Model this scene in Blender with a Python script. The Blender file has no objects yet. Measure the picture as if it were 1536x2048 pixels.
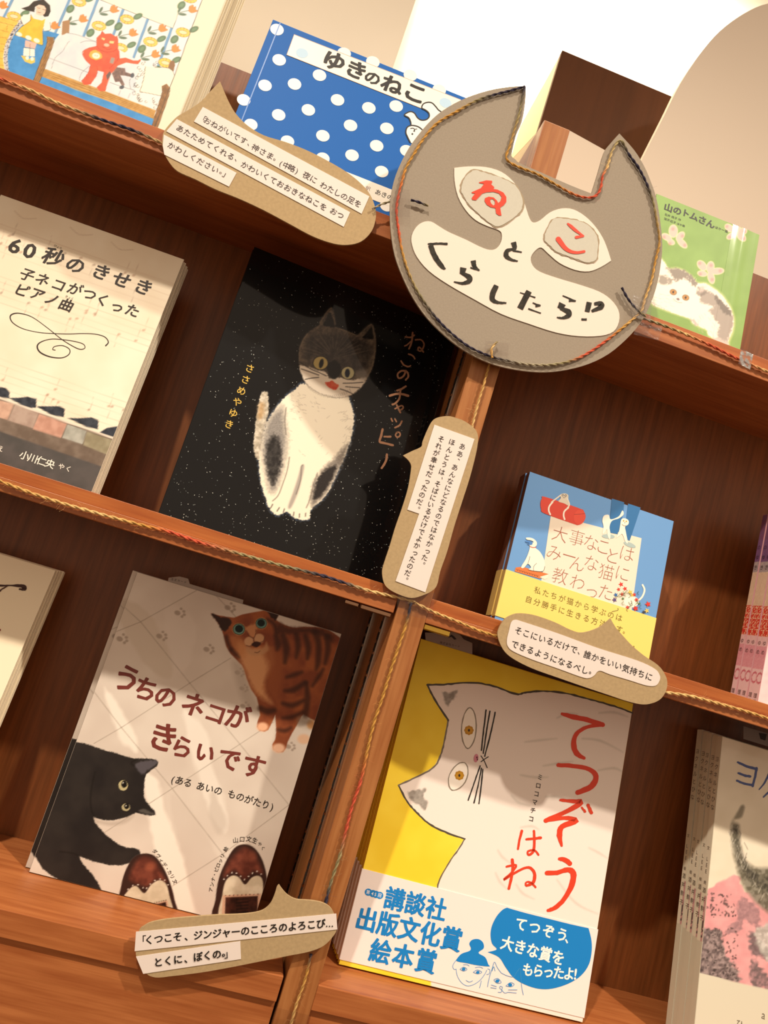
import bpy, bmesh, math, random
import numpy as np
from mathutils import Vector, Matrix
from mathutils.geometry import tessellate_polygon

# ---------------------------------------------------------------- camera, world, lights, exposure
W, H = 1536, 2048
FPX, DIST = 1453.27, 0.75                       # focal length in pixels of the 1536x2048 frame, metres to the shelf front
CR = np.array([0.9432, -0.1574, 0.2926]); CU = np.array([-0.3088, -0.0903, 0.9468]); CF = np.array([0.1226, 0.9834, 0.1338])
CF /= np.linalg.norm(CF); CR -= CF*(CR@CF); CR /= np.linalg.norm(CR); CU = np.cross(CR, CF)
EYE = np.array([0.0, -DIST, 0.0])
SC = bpy.context.scene
COL = SC.collection
cd = bpy.data.cameras.new('camera'); cam = bpy.data.objects.new('camera', cd); COL.objects.link(cam)
cam.matrix_world = Matrix(((CR[0], CU[0], -CF[0], EYE[0]), (CR[1], CU[1], -CF[1], EYE[1]), (CR[2], CU[2], -CF[2], EYE[2]), (0, 0, 0, 1)))
cd.sensor_fit = 'VERTICAL'; cd.sensor_height = 36.0; cd.lens = FPX/H*36.0; cd.clip_start = 0.02
SC.camera = cam
wd = bpy.data.worlds.new('world'); SC.world = wd; wd.use_nodes = True
wd.node_tree.nodes['Background'].inputs[0].default_value = (1.0, 0.75, 0.55, 1)
wd.node_tree.nodes['Background'].inputs[1].default_value = 0.68
SC.view_settings.view_transform = 'Standard'; SC.view_settings.look = 'None'
SC.view_settings.exposure = 0.12; SC.view_settings.gamma = 1.0; SC.view_settings.use_curve_mapping = False
def spot(loc, aim, power, radius=0.035, cone=100, col=(1.0, 0.87, 0.72), blend=0.5):
    l = bpy.data.lights.new('ceiling_spot', 'SPOT'); l.energy = power; l.color = col
    l.shadow_soft_size = radius; l.spot_size = math.radians(cone); l.spot_blend = blend
    o = bpy.data.objects.new('ceiling_spot', l); COL.objects.link(o); o.location = loc
    o.rotation_euler = (Vector(aim)-Vector(loc)).to_track_quat('-Z', 'Y').to_euler()
spot((-1.05, -1.5, 2.5), (0.02, 0, -0.6), 300, 0.045, 52, blend=1.0)
spot((1.35, -1.45, 2.5), (0.2, 0, -0.6), 300, 0.045, 52, blend=1.0)
spot((0.35, 0.42, 1.75), (0.25, 0.9, 0.8), 85, 0.05, 178, (1.0, 0.9, 0.72))      # washes the wall behind the bookcase

# ---------------------------------------------------------------- projection helpers
def ray(p):
    v = CF*FPX+CR*(p[0]-W/2)+CU*(H/2-p[1]); return v/np.linalg.norm(v)
def project(P):
    v = np.asarray(P, float)-EYE; z = v@CF
    return W/2+FPX*(v@CR)/z, H/2-FPX*(v@CU)/z
class Frame:                                     # a flat surface in the room: origin, u (right), v (up), n (towards the viewer)
    def __init__(s, o, u, v):
        s.o = np.array(o, float); s.u = np.array(u, float)/np.linalg.norm(u); v = np.array(v, float); v = v-s.u*(v@s.u)
        s.v = v/np.linalg.norm(v); s.n = np.cross(s.u, s.v)
    def uv(s, p):
        d = ray(p); t = ((s.o-EYE)@s.n)/(d@s.n); w = EYE+d*t-s.o
        return w@s.u, w@s.v
    def uvs(s, P):
        P = np.asarray(P, float); d = CF*FPX+np.outer(P[:, 0]-W/2, CR)+np.outer(H/2-P[:, 1], CU)
        t = ((s.o-EYE)@s.n)/(d@s.n); w = EYE+d*t[:, None]-s.o
        return np.stack([w@s.u, w@s.v], 1)
    def at(s, uv, lift=0.0):
        uv = np.asarray(uv, float).reshape(-1, 2); return s.o+np.outer(uv[:, 0], s.u)+np.outer(uv[:, 1], s.v)+s.n*lift
    def P(s, p, lift=0.0):
        return s.at([s.uv(p)], lift)[0]
    def k(s, p):                                 # metres per photo pixel at p
        a = s.uvs([p, (p[0]+1, p[1]), (p[0], p[1]+1)]); return 0.5*(np.linalg.norm(a[1]-a[0])+np.linalg.norm(a[2]-a[0]))

# ---------------------------------------------------------------- materials
def lin(c):
    if isinstance(c, str): c = [int(c[i:i+2], 16) for i in (0, 2, 4)]
    return tuple(((x/255)/12.92 if x/255 <= 0.04045 else ((x/255+0.055)/1.055)**2.4) for x in c)
MATS = {}
def mat(name, c='ffffff', rough=0.5, spec=0.5, noise=0.0, scale=60, attr=False, coat=0.0, bump=0.0, metal=0.0, stretch=None, c2=None):
    if name in MATS: return MATS[name]
    m = bpy.data.materials.new(name); m.use_nodes = True; nt = m.node_tree; b = nt.nodes['Principled BSDF']; MATS[name] = m
    L = nt.links.new
    b.inputs['Roughness'].default_value = rough; b.inputs['Specular IOR Level'].default_value = spec
    b.inputs['Coat Weight'].default_value = coat; b.inputs['Coat Roughness'].default_value = 0.06; b.inputs['Metallic'].default_value = metal
    base = lin(c)
    if attr:
        a = nt.nodes.new('ShaderNodeAttribute'); a.attribute_name = 'Col'; src = a.outputs['Color']
    else:
        r = nt.nodes.new('ShaderNodeRGB'); r.outputs[0].default_value = (*base, 1); src = r.outputs[0]
    tc = nt.nodes.new('ShaderNodeTexCoord'); mp = nt.nodes.new('ShaderNodeMapping'); L(tc.outputs['Object'], mp.inputs[0])
    if stretch: mp.inputs['Scale'].default_value = stretch
    n = nt.nodes.new('ShaderNodeTexNoise'); n.inputs['Scale'].default_value = scale; n.inputs['Detail'].default_value = 6; L(mp.outputs[0], n.inputs['Vector'])
    if noise > 0 or c2:
        mx = nt.nodes.new('ShaderNodeMix'); mx.data_type = 'RGBA'; mx.blend_type = 'MIX'
        rp = nt.nodes.new('ShaderNodeMapRange'); rp.inputs[1].default_value = 0.3; rp.inputs[2].default_value = 0.7; L(n.outputs[0], rp.inputs[0])
        L(rp.outputs[0], mx.inputs[0]); L(src, mx.inputs[6])
        if c2: mx.inputs[7].default_value = (*lin(c2), 1)
        else:
            d = nt.nodes.new('ShaderNodeMix'); d.data_type = 'RGBA'; d.blend_type = 'MULTIPLY'; d.inputs[0].default_value = 1
            L(src, d.inputs[6]); d.inputs[7].default_value = (1-noise,)*3+(1,); L(d.outputs[2], mx.inputs[7])
        src = mx.outputs[2]
    L(src, b.inputs['Base Color'])
    if bump > 0:
        bp = nt.nodes.new('ShaderNodeBump'); bp.inputs['Strength'].default_value = bump; bp.inputs['Distance'].default_value = 0.0006
        L(n.outputs[0], bp.inputs['Height']); L(bp.outputs[0], b.inputs['Normal'])
    return m
def flat(c, rough=0.55, spec=0.4, coat=0.0):     # printed ink or paper of one colour
    return mat('ink_%s_%d_%d' % (c, rough*100, coat*100), c, rough, spec, coat=coat)
def wood(name, axis, dark, light, rough=0.38):
    m = mat(name, dark, rough, 0.35, c2=light, scale=9, stretch=tuple(1.2 if i == axis else 14.0 for i in range(3)))
    nt = m.node_tree; b = nt.nodes['Principled BSDF']; L = nt.links.new
    tc = nt.nodes.new('ShaderNodeTexCoord'); mp = nt.nodes.new('ShaderNodeMapping'); L(tc.outputs['Object'], mp.inputs[0])
    mp.inputs['Scale'].default_value = tuple(6.0 if i == axis else 420.0 for i in range(3))
    n = nt.nodes.new('ShaderNodeTexNoise'); n.inputs['Scale'].default_value = 1.0; n.inputs['Detail'].default_value = 3; L(mp.outputs[0], n.inputs['Vector'])
    src = b.inputs['Base Color'].links[0].from_socket
    mx = nt.nodes.new('ShaderNodeMix'); mx.data_type = 'RGBA'; mx.blend_type = 'MULTIPLY'; mx.inputs[7].default_value = (0.82, 0.76, 0.70, 1)
    rp = nt.nodes.new('ShaderNodeMapRange'); rp.inputs[1].default_value = 0.45; rp.inputs[2].default_value = 0.7; rp.inputs[4].default_value = 0.75
    L(n.outputs[0], rp.inputs[0]); L(rp.outputs[0], mx.inputs[0]); L(src, mx.inputs[6]); L(mx.outputs[2], b.inputs['Base Color'])
    bp = nt.nodes.new('ShaderNodeBump'); bp.inputs['Strength'].default_value = 0.25; bp.inputs['Distance'].default_value = 0.0003
    L(n.outputs[0], bp.inputs['Height']); L(bp.outputs[0], b.inputs['Normal'])
    return m
WL = wood('cherry_wood_lip', 0, '9c5126', 'b66c36')
WB = wood('cherry_wood_back_shaded', 2, '6e4020', '8a5029')  # darker copy of the wood: shade inside the bays put into the colour
WV = wood('cherry_wood_upright', 2, '955a2f', 'ae7645'); WH = wood('cherry_wood_level', 0, '98552c', 'b36f3f')
KRAFT = mat('kraft_cardboard', 'b59d76', 0.85, 0.15, noise=0.14, scale=300, bump=0.25)
GREYB = mat('grey_chipboard', '9b9080', 0.85, 0.15, noise=0.1, scale=500, bump=0.2)
PAPER = flat('e6dbd3', 0.7, 0.2); CREAM = flat('e6d9cb', 0.6, 0.2)

# ---------------------------------------------------------------- object helpers
def link(o, parent=None):
    COL.objects.link(o)
    if parent is not None: o.parent = parent
    return o
def tag(o, label, cat, group=None, kind=None):
    o['label'] = label
    if cat: o['category'] = cat
    if group: o['group'] = group
    if kind: o['kind'] = kind
    return o
def empty(name, loc, label=None, cat=None, group=None):
    o = bpy.data.objects.new(name, None); o.location = tuple(loc); o.empty_display_size = 0.02; link(o)
    if label: tag(o, label, cat, group)
    return o
def mesh_obj(name, verts, faces, mats, parent=None, mi=None, smooth=False, col=None):
    """verts in world coordinates; if the parent is an Empty at a place, they are stored relative to it"""
    verts = np.asarray(verts, float)
    me = bpy.data.meshes.new(name)
    off = np.zeros(3)
    p = parent
    while p is not None: off = off+np.array(p.location); p = p.parent
    if isinstance(faces, np.ndarray):
        nf, k = faces.shape
        me.vertices.add(len(verts)); me.vertices.foreach_set('co', (verts-off).astype(np.float32).ravel())
        me.loops.add(nf*k); me.loops.foreach_set('vertex_index', faces.astype(np.int32).ravel())
        me.polygons.add(nf); me.polygons.foreach_set('loop_start', np.arange(0, nf*k, k, dtype=np.int32))
        me.update(calc_edges=True)
    else:
        me.from_pydata([tuple(v) for v in (verts-off)], [], faces)
    for m in (mats if isinstance(mats, (list, tuple)) else [mats]): me.materials.append(m)
    if mi is not None: me.polygons.foreach_set('material_index', np.asarray(mi, np.int32))
    if smooth: me.polygons.foreach_set('use_smooth', np.ones(len(me.polygons), bool))
    if col is not None:
        a = me.color_attributes.new('Col', 'FLOAT_COLOR', 'POINT')
        a.data.foreach_set('color', np.concatenate([col, np.ones((len(col), 1))], 1).astype(np.float32).ravel())
    me.update()
    return link(bpy.data.objects.new(name, me), parent)
def boxpts(fr, u0, u1, v0, v1, d0, d1):
    return [fr.o+fr.u*u+fr.v*v+fr.n*d for u in (u0, u1) for v in (v0, v1) for d in (d0, d1)]
BOXF = [(0, 1, 3, 2), (4, 6, 7, 5), (0, 4, 5, 1), (2, 3, 7, 6), (0, 2, 6, 4), (1, 5, 7, 3)]
def boxes(name, lst, m, parent=None, bev=0.0, fr=None):   # lst of (u0,u1,v0,v1,d0,d1) in a frame
    vs, fs = [], []
    for b in lst:
        k = len(vs); vs += boxpts(fr or WORLD, *b); fs += [tuple(k+i for i in f) for f in BOXF]
    o = mesh_obj(name, vs, fs, m, parent)
    bm = bmesh.new(); bm.from_mesh(o.data); bmesh.ops.recalc_face_normals(bm, faces=bm.faces)
    if bev: bmesh.ops.bevel(bm, geom=bm.edges[:], offset=bev, segments=2, affect='EDGES', profile=0.5)
    bm.to_mesh(o.data); bm.free()
    return o
WORLD = Frame((0, 0, 0), (1, 0, 0), (0, 0, 1))   # n = -y: depth d is towards the viewer
def wbox(name, x0, x1, y0, y1, z0, z1, m, parent=None, bev=0.0):
    return boxes(name, [(x0, x1, z0, z1, -y1, -y0)], m, parent, bev)

def dedupe(P):
    P = np.asarray(P, float); d = np.linalg.norm(P-np.roll(P, 1, 0), axis=1); return P[d > 1e-4]
def smooth_pts(pts, closed=False, n=5):
    if not closed: return _smooth(pts, False, n)
    P = np.asarray(pts, float); N = len(P); d = np.linalg.norm(P-np.roll(P, 1, 0), axis=1); dup = np.nonzero(d < 1e-6)[0]
    if not len(dup): return dedupe(_smooth(P, True, n))
    P = np.roll(P, -dup[0], 0); runs = [[P[0]]]                    # repeated points are corners: smooth each run between them by itself
    for i in range(1, N+1):
        q = P[i % N]; runs[-1].append(q)
        if np.linalg.norm(q-P[i-1]) < 1e-6 or i == N: runs.append([q])
    out = [_smooth(r, False, n)[:-1] if len(r) > 2 else np.array(r[:1]) for r in (dedupe_run(r) for r in runs) if len(r) > 1]
    return dedupe(np.concatenate(out))
def dedupe_run(r):
    o = [r[0]]
    for q in r[1:]:
        if np.linalg.norm(q-o[-1]) > 1e-4: o.append(q)
    return o
def _smooth(pts, closed=False, n=5):
    P = np.asarray(pts, float); N = len(P)
    if N < 3: return P
    out = []; rng = N if closed else N-1
    for i in range(rng):
        if closed: a, b, c, d = P[(i-1) % N], P[i], P[(i+1) % N], P[(i+2) % N]
        else: a, b, c, d = P[max(i-1, 0)], P[i], P[i+1], P[min(i+2, N-1)]
        for t in np.arange(n)/n:
            out.append(0.5*((2*b)+(c-a)*t+(2*a-5*b+4*c-d)*t*t+(3*b-a-3*c+d)*t**3))
    if not closed: out.append(P[-1])
    return np.array(out)

def tess(loops):
    bm = bmesh.new(); es = []; allv = []
    for u in loops:
        vs = [bm.verts.new((a*1000, b*1000, 0)) for a, b in u]; allv += vs
        es += [bm.edges.new((vs[i], vs[(i+1) % len(vs)])) for i in range(len(vs))]
    for i, v in enumerate(allv): v.index = i
    r = bmesh.ops.triangle_fill(bm, use_beauty=False, use_dissolve=False, edges=es, normal=(0, 0, 1))
    out = [tuple(v.index for v in f.verts) for f in bm.faces]; n = len(bm.verts); bm.free()
    if not out or n != len(allv): out = [tuple(t) for t in tessellate_polygon([[Vector((a*1000, b*1000, 0)) for a, b in u] for u in loops])]
    return out
# ---------------------------------------------------------------- glyphs
GL = {}
def glyph(ch, weight):
    k = (ch, weight)
    if k in GL: return GL[k]
    cu = bpy.data.curves.new('g', 'FONT'); cu.body = ch; cu.size = 1.0; cu.resolution_u = 2; cu.offset = weight
    o = bpy.data.objects.new('g', cu); COL.objects.link(o)
    me = o.to_mesh(); v = np.array([tuple(x.co)[:2] for x in me.vertices]).reshape(-1, 2); f = [tuple(p.vertices) for p in me.polygons]
    o.to_mesh_clear(); bpy.data.objects.remove(o); bpy.data.curves.remove(cu)
    if len(v):
        if ord(ch) > 0x2000:                     # full-width: centre on the em box
            v = v-np.array([0.5, 0.36])
        else: v = v-np.array([(v[:, 0].min()+v[:, 0].max())/2, 0.36])
    GL[k] = (v, f); return GL[k]

class Print:                                     # flat print or cut paper on a Frame: shapes given in photo pixels, kept as real geometry on that surface
    def __init__(s, fr, base=0.0002): s.fr = fr; s.v = []; s.f = []; s.mi = []; s.m = []; s.z = base
    def _m(s, c):
        m = c if not isinstance(c, str) else flat(c)
        if m not in s.m: s.m.append(m)
        return s.m.index(m)
    def add(s, uv, faces, c, dz=0.0):
        s.z += 0.000003
        k = len(s.v); s.v += list(s.fr.at(uv, s.z+dz)); i = s._m(c)
        for f in faces: s.f.append(tuple(k+j for j in f)); s.mi.append(i)
    def up(s, dz=0.00006): s.z += dz; return s
    def poly(s, pts, c, smooth=False, n=4, dz=0.0, rough=0.0, holes=()):
        s.z += 0.000008
        P = smooth_pts(pts, True, n) if smooth else np.asarray(pts, float)
        if rough: P = roughen(P, rough)
        loops = [P]+[smooth_pts(h, True, n) if smooth else np.asarray(h, float) for h in holes]
        uvs = [s.fr.uvs(l) for l in loops]
        tri = tess(uvs)
        s.add(np.concatenate(uvs), tri, c, dz)
    def stroke(s, pts, w, c, smooth=True, n=4, dz=0.0, rough=0.0, cap=True):
        s.z += 0.000008
        P = smooth_pts(pts, False, n) if smooth else np.asarray(pts, float)
        if not smooth or len(pts) < 3: P = np.array([P[0]+(P[-1]-P[0])*t for t in np.linspace(0, 1, 5)]) if len(P) == 2 else P
        N = len(P); ws = np.interp(np.linspace(0, 1, N), np.linspace(0, 1, len(w)), w) if isinstance(w, (list, tuple)) else np.full(N, float(w))
        T = np.gradient(P, axis=0); T /= (np.linalg.norm(T, axis=1)[:, None]+1e-9); Nn = np.stack([-T[:, 1], T[:, 0]], 1)
        r = np.random.RandomState(len(s.v)+7)
        wa = ws/2+(r.rand(N)-0.5)*rough*2; wb = ws/2+(r.rand(N)-0.5)*rough*2
        A = P+Nn*wa[:, None]; B = P-Nn*wb[:, None]; L = list(A)+list(B); fs = [(i, i+1, N+i+1, N+i) for i in range(N-1)]
        if cap:
            for e, sg in ((0, -1), (N-1, 1)):
                k = len(L); rr = ws[e]/2
                for t in (-60, -20, 20, 60):
                    a = math.radians(t); L.append(P[e]+T[e]*sg*rr*math.cos(a)+Nn[e]*rr*math.sin(a))
                ring = [N+e, k, k+1, k+2, k+3, e]; fs.append(tuple(ring))
        s.add(s.fr.uvs(L), fs, c, dz)
    def ell(s, c0, rx, ry, c, ang=0, n=20, dz=0.0, rough=0.0):
        t = np.linspace(0, 2*np.pi, n, endpoint=False); a = math.radians(ang)
        x = rx*np.cos(t); y = ry*np.sin(t); P = np.stack([c0[0]+x*math.cos(a)-y*math.sin(a), c0[1]+x*math.sin(a)+y*math.cos(a)], 1)
        if rough: P = roughen(P, rough)
        s.add(s.fr.uvs(P), [tuple(range(n))], c, dz)
    def glyph_at(s, ch, p, size, c, ang=None, weight=0.0, sx=1.0, shear=0.0, dz=0.0):
        """ang: direction of the text line in pixels (None: along the frame's u)"""
        if not isinstance(weight, tuple) and weight > 0.012:
            for q in range(6): s.glyph_at(ch, p, size, c, ang, (weight*0.95, q*math.pi/3), sx, shear, dz)
            return
        sh = None
        if isinstance(weight, tuple): sh, weight = weight, 0.006
        v, f = glyph(ch, weight)
        if not len(v): return
        if sh: v = v+np.array([math.cos(sh[1])*sh[0], math.sin(sh[1])*sh[0]*0.7])
        k = s.fr.k(p); q = s.fr.uv(p); a = 0.0
        if ang is not None:
            e = s.fr.uvs([p, (p[0]+math.cos(ang)*5, p[1]+math.sin(ang)*5)]); d = e[1]-e[0]; a = math.atan2(d[1], d[0])
        x = (v[:, 0]*sx+v[:, 1]*shear)*size*k; y = v[:, 1]*size*k
        s.add(np.stack([q[0]+x*math.cos(a)-y*math.sin(a), q[1]+x*math.sin(a)+y*math.cos(a)], 1), f, c, dz)
    def text(s, txt, p0, p1, size, c, weight=0.0, vertical=False, sx=1.0, shear=0.0, tilt=True, jit=0.0):
        """characters spread evenly, first centred on p0 and last on p1"""
        n = len(txt); p0 = np.array(p0, float); p1 = np.array(p1, float); d = p1-p0; ang = math.atan2(d[1], d[0])
        if vertical: ang -= math.pi/2
        if abs(d[0])+abs(d[1]) < 1e-6: ang = getattr(s, 'ang', math.radians(20))
        s.ang = ang
        for i, ch in enumerate(txt):
            if ch in ' \u3000': continue
            p = p0+d*(i/max(n-1, 1)); a = ang if tilt else None
            if vertical and ch in '\u30fc\u2026()\uff08\uff09\u300c\u300d': a = (a if a is not None else 0)+math.pi/2
            if vertical and ch in '\u3001\u3002':
                p = p+size*0.55*np.array([math.cos(ang), math.sin(ang)])-size*0.55*np.array([-math.sin(ang), math.cos(ang)])
            if vertical and ch in '\u3083\u3085\u3087\u3063\u30e3\u30c3':
                p = p+size*0.1*np.array([math.cos(ang), math.sin(ang)])
            s.glyph_at(ch, p, size, c, a, weight, sx, shear)
    def text_uv(s, txt, u, v0, v1, size, c, weight=0.0):
        """vertical lettering at surface coordinates in metres"""
        for i, ch in enumerate(txt):
            g_, f = glyph(ch, weight)
            if len(g_): s.add(g_*size+np.array([u, v0+(v1-v0)*i/max(len(txt)-1, 1)]), f, c)
    def build(s, name, parent=None, label=None):
        if not s.v: return None
        o = mesh_obj(name, s.v, s.f, s.m, parent, s.mi)
        if name in ('printed_words', 'small_lettering', 'author_lettering', 'award_words', 'band_words', 'spine_letters', 'printed_marks', 'subtitle_letters'): o['kind'] = 'stuff'
        if label: o['label'] = label
        return o
def roughen(P, amp, seed=3):
    r = np.random.RandomState(seed+len(P)); return P+(r.rand(*P.shape)-0.5)*2*amp

# ---------------------------------------------------------------- painted covers: a fine grid of coloured vertices on the cover
def vnoise(X, Y, sc, seed=0):
    r = np.random.RandomState(seed); T = r.rand(64, 64); x = X/sc+seed*7.3; y = Y/sc+seed*3.1
    i = np.floor(x).astype(int); j = np.floor(y).astype(int); a = x-i; b = y-j; a = a*a*(3-2*a); b = b*b*(3-2*b)
    g = lambda u, v: T[u % 64, v % 64]
    return (g(i, j)*(1-a)+g(i+1, j)*a)*(1-b)+(g(i, j+1)*(1-a)+g(i+1, j+1)*a)*b
def fbm(X, Y, sc, seed=0): return (vnoise(X, Y, sc, seed)*4+vnoise(X, Y, sc/2, seed+1)*2+vnoise(X, Y, sc/4, seed+2))/7
def rgb(c): return np.array([int(c[i:i+2], 16) for i in (0, 2, 4)], float)
class Paint:
    def __init__(s, fr, u0, u1, v0, v1, px=1.8, bg='ffffff'):
        s.fr = fr; k = fr.k(project(fr.at([((u0+u1)/2, (v0+v1)/2)])[0])); nu = max(2, int((u1-u0)/(k*px))); nv = max(2, int((v1-v0)/(k*px)))
        U, V = np.meshgrid(np.linspace(u0, u1, nu+1), np.linspace(v0, v1, nv+1)); s.nu, s.nv = nu, nv
        s.P = fr.at(np.stack([U.ravel(), V.ravel()], 1)); w = s.P-EYE; z = w@CF
        s.X = W/2+FPX*(w@CR)/z; s.Y = H/2-FPX*(w@CU)/z; s.U = U.ravel(); s.V = V.ravel()
        s.C = np.tile(rgb(bg), (len(s.X), 1)); s.A = np.zeros(len(s.X)); s.used = False
    def _near(s, P, m):
        return np.nonzero((s.X > P[:, 0].min()-m) & (s.X < P[:, 0].max()+m) & (s.Y > P[:, 1].min()-m) & (s.Y < P[:, 1].max()+m))[0]
    def poly(s, pts, smooth=True, soft=1.5, jit=0.0, jsc=6, n=4):
        P = smooth_pts(pts, True, n) if smooth else np.asarray(pts, float)
        I = s._near(P, soft+jit+2); x, y = s.X[I], s.Y[I]; d = np.full(len(I), 1e9); ins = np.zeros(len(I), bool)
        for a, b in zip(P, np.roll(P, -1, 0)):
            e = b-a; L = e@e+1e-9; t = np.clip(((x-a[0])*e[0]+(y-a[1])*e[1])/L, 0, 1)
            d = np.minimum(d, (x-a[0]-t*e[0])**2+(y-a[1]-t*e[1])**2)
            if a[1] != b[1]: ins ^= ((a[1] > y) != (b[1] > y)) & (x < (b[0]-a[0])*(y-a[1])/(b[1]-a[1])+a[0])
        d = np.sqrt(d); sd = np.where(ins, d, -d)
        if jit: sd = sd+(vnoise(x, y, jsc, 5)-0.5)*2*jit
        return I, np.clip(0.5+sd/soft, 0, 1)
    def line(s, pts, w, smooth=True, soft=1.2, n=4):
        P = smooth_pts(pts, False, n) if smooth else np.asarray(pts, float)
        ws = np.interp(np.linspace(0, 1, len(P)), np.linspace(0, 1, len(w)), w) if isinstance(w, (list, tuple)) else np.full(len(P), float(w))
        I = s._near(P, ws.max()+soft+2); x, y = s.X[I], s.Y[I]; al = np.zeros(len(I))
        for i in range(len(P)-1):
            a, b = P[i], P[i+1]; e = b-a; L = e@e+1e-9; t = np.clip(((x-a[0])*e[0]+(y-a[1])*e[1])/L, 0, 1)
            d = np.sqrt((x-a[0]-t*e[0])**2+(y-a[1]-t*e[1])**2); al = np.maximum(al, np.clip(0.5+((ws[i]*(1-t)+ws[i+1]*t)/2-d)/soft, 0, 1))
        return I, al
    def ell(s, c, rx, ry, ang=0, soft=1.5, jit=0.0):
        r = max(rx, ry)+soft+2; I = np.nonzero((abs(s.X-c[0]) < r) & (abs(s.Y-c[1]) < r))[0]; a = math.radians(ang)
        x = s.X[I]-c[0]; y = s.Y[I]-c[1]; X = (x*math.cos(a)+y*math.sin(a))/rx; Y = (-x*math.sin(a)+y*math.cos(a))/ry
        d = np.sqrt(X*X+Y*Y)
        if jit: d = d+(vnoise(s.X[I], s.Y[I], 5, 9)-0.5)*jit
        return I, np.clip(0.5+(1-d)*min(rx, ry)/soft, 0, 1)
    def all(s): return np.arange(len(s.X)), np.ones(len(s.X))
    def put(s, M, c, op=1.0, c2=None, nsc=12, tex=0.0, seed=0, hard=1.0, mod=None):
        I, a = M; x, y = s.X[I], s.Y[I]
        if isinstance(op, (int, float)): a = a*op
        if mod is not None: a = a*mod(x, y)
        C = np.tile(rgb(c), (len(I), 1)) if isinstance(c, str) else c(x, y)
        if c2:
            t = np.clip((fbm(x, y, nsc, seed)-0.5)*2.4*hard+0.5, 0, 1)[:, None]; C = C*(1-t)+rgb(c2)*t
        if tex: C = C*(1+(np.random.RandomState(seed).rand(len(I), 1)-0.5)*tex)
        s.C[I] = s.C[I]*(1-a[:, None])+C*a[:, None]; s.A[I] = np.maximum(s.A[I], a)
    def build(s, name, parent, m=None, lift=0.0002, only=False, label=None, bulge=None):
        c = np.clip(s.C, 0, 255)/255; c = np.where(c <= 0.04045, c/12.92, ((c+0.055)/1.055)**2.4)
        i = np.arange(s.nv)[:, None]*(s.nu+1)+np.arange(s.nu)[None, :]; i = i.ravel()
        F = np.stack([i, i+1, i+s.nu+2, i+s.nu+1], 1); V = s.P+s.fr.n*lift
        if bulge: V = V+np.outer(bulge(s.U, s.V), s.fr.n)
        if only:
            F = F[s.A[F].max(1) > 0.02]; u = np.unique(F); r = np.zeros(len(V), int); r[u] = np.arange(len(u)); F = r[F]; V = V[u]; c = c[u]
        o = mesh_obj(name, V, F, m or PRINTED, parent, col=c, smooth=bulge is not None)
        if label: o['label'] = label
        return o
PRINTED = mat('printed_paper', rough=0.5, spec=0.3, attr=True)
GLOSSY = mat('laminated_print', rough=0.35, spec=0.4, attr=True, coat=1.0)

# ---------------------------------------------------------------- books
class Book:
    """x, y: front bottom left corner; z: shelf surface; spine 'L' or 'R'; hard cover or soft"""
    def __init__(s, name, label, x, y, z, yaw, lean, w, h, t, cover, spine='L', hard=True, pages='efe3cb', group=None, edge=None, spinemat=None):
        u = np.array([math.cos(yaw), math.sin(yaw), 0]); b = np.array([-math.sin(yaw), math.cos(yaw), 0])
        v = np.array([0, 0, math.cos(lean)])+b*math.sin(lean)
        o = np.array([x, y, z+t*math.sin(lean)+0.0003]); s.fr = Frame(o, u, v); s.w, s.h, s.t = w, h, t
        s.root = empty(name, o, label, 'book', group)
        c = 0.0022 if hard else 0.0005; i = 0.003 if hard else 0.0; fr = s.fr; e = 0.00045 if hard else 0.00015
        s.front = boxes('front_cover', [(0, w, 0, h, -c, 0)], cover, s.root, e, fr)
        boxes('back_cover', [(0, w, 0, h, -t, -t+c)], cover, s.root, e, fr)
        ul = (0, c*1.4) if spine == 'L' else (w-c*1.4, w)
        boxes('spine', [(ul[0], ul[1], 0, h, -t+c*0.3, -c*0.3)], spinemat or cover, s.root, e, fr)
        a0, a1 = (c*1.4, w-i) if spine == 'L' else (i, w-c*1.4)
        s.pages(a0, a1, i, h-i, c, pages)
        s.sp = Frame(fr.o-fr.n*t, fr.n, fr.v)          # the left face, seen from the left
    def pages(s, a0, a1, v0, v1, c, pages):
        boxes('page_block', [(a0, a1, v0, v1, -s.t+c, -c)], mat('page_edges_'+pages, pages, 0.8, 0.1, noise=0.14, scale=1, stretch=(30, 1600, 30)), s.root, 0, s.fr)
def Z(x0, y0, s):
    """read-off helper: coordinates noted on an enlarged crop that starts at (x0, y0)"""
    def g(pts):
        if isinstance(pts[0], (int, float)): return (x0+pts[0]/s, y0+pts[1]/s)
        return [(x0+a/s, y0+b/s) for a, b in pts]
    g.s = s; return g
def corners(pts, sharp):
    """double the listed points so that smoothing keeps them as corners"""
    out = []
    for i, p in enumerate(pts):
        out.append(p)
        if i in sharp: out += [p, p]
    return out
def letters(b, lst, c, lift=0.0004, name='title_letter', fr=None):
    for a in lst:
        t = Print(fr or b.fr, lift); t.glyph_at(*a[:3], c, *a[3:]); t.build(name, b.root)

# ---------------------------------------------------------------- the setting
R = math.radians
o = wbox('wall_left', -1.6, -0.056, 0.2, 0.9, -1.25, 3.2, mat('beige_wall', 'e6dcc8', 0.8, 0.2, noise=0.04, scale=8)); tag(o, 'beige painted wall rising behind the left half of the bookcase', None, None, 'structure')
o = wbox('wall_back', -0.056, 2.2, 0.9, 0.95, -1.25, 3.2, mat('white_wall', 'fbf4e4', 0.7, 0.2)); tag(o, 'brightly lit white wall at the back of the recess', None, None, 'structure')
o = wbox('floor', -4.5, 4.5, -5.5, 0.95, -1.27, -1.25, mat('floor_wood', '6b4f38', 0.5, 0.3, noise=0.2, scale=12, stretch=(1, 10, 1))); tag(o, 'shop floor below the bookcase', None, None, 'structure')

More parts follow.
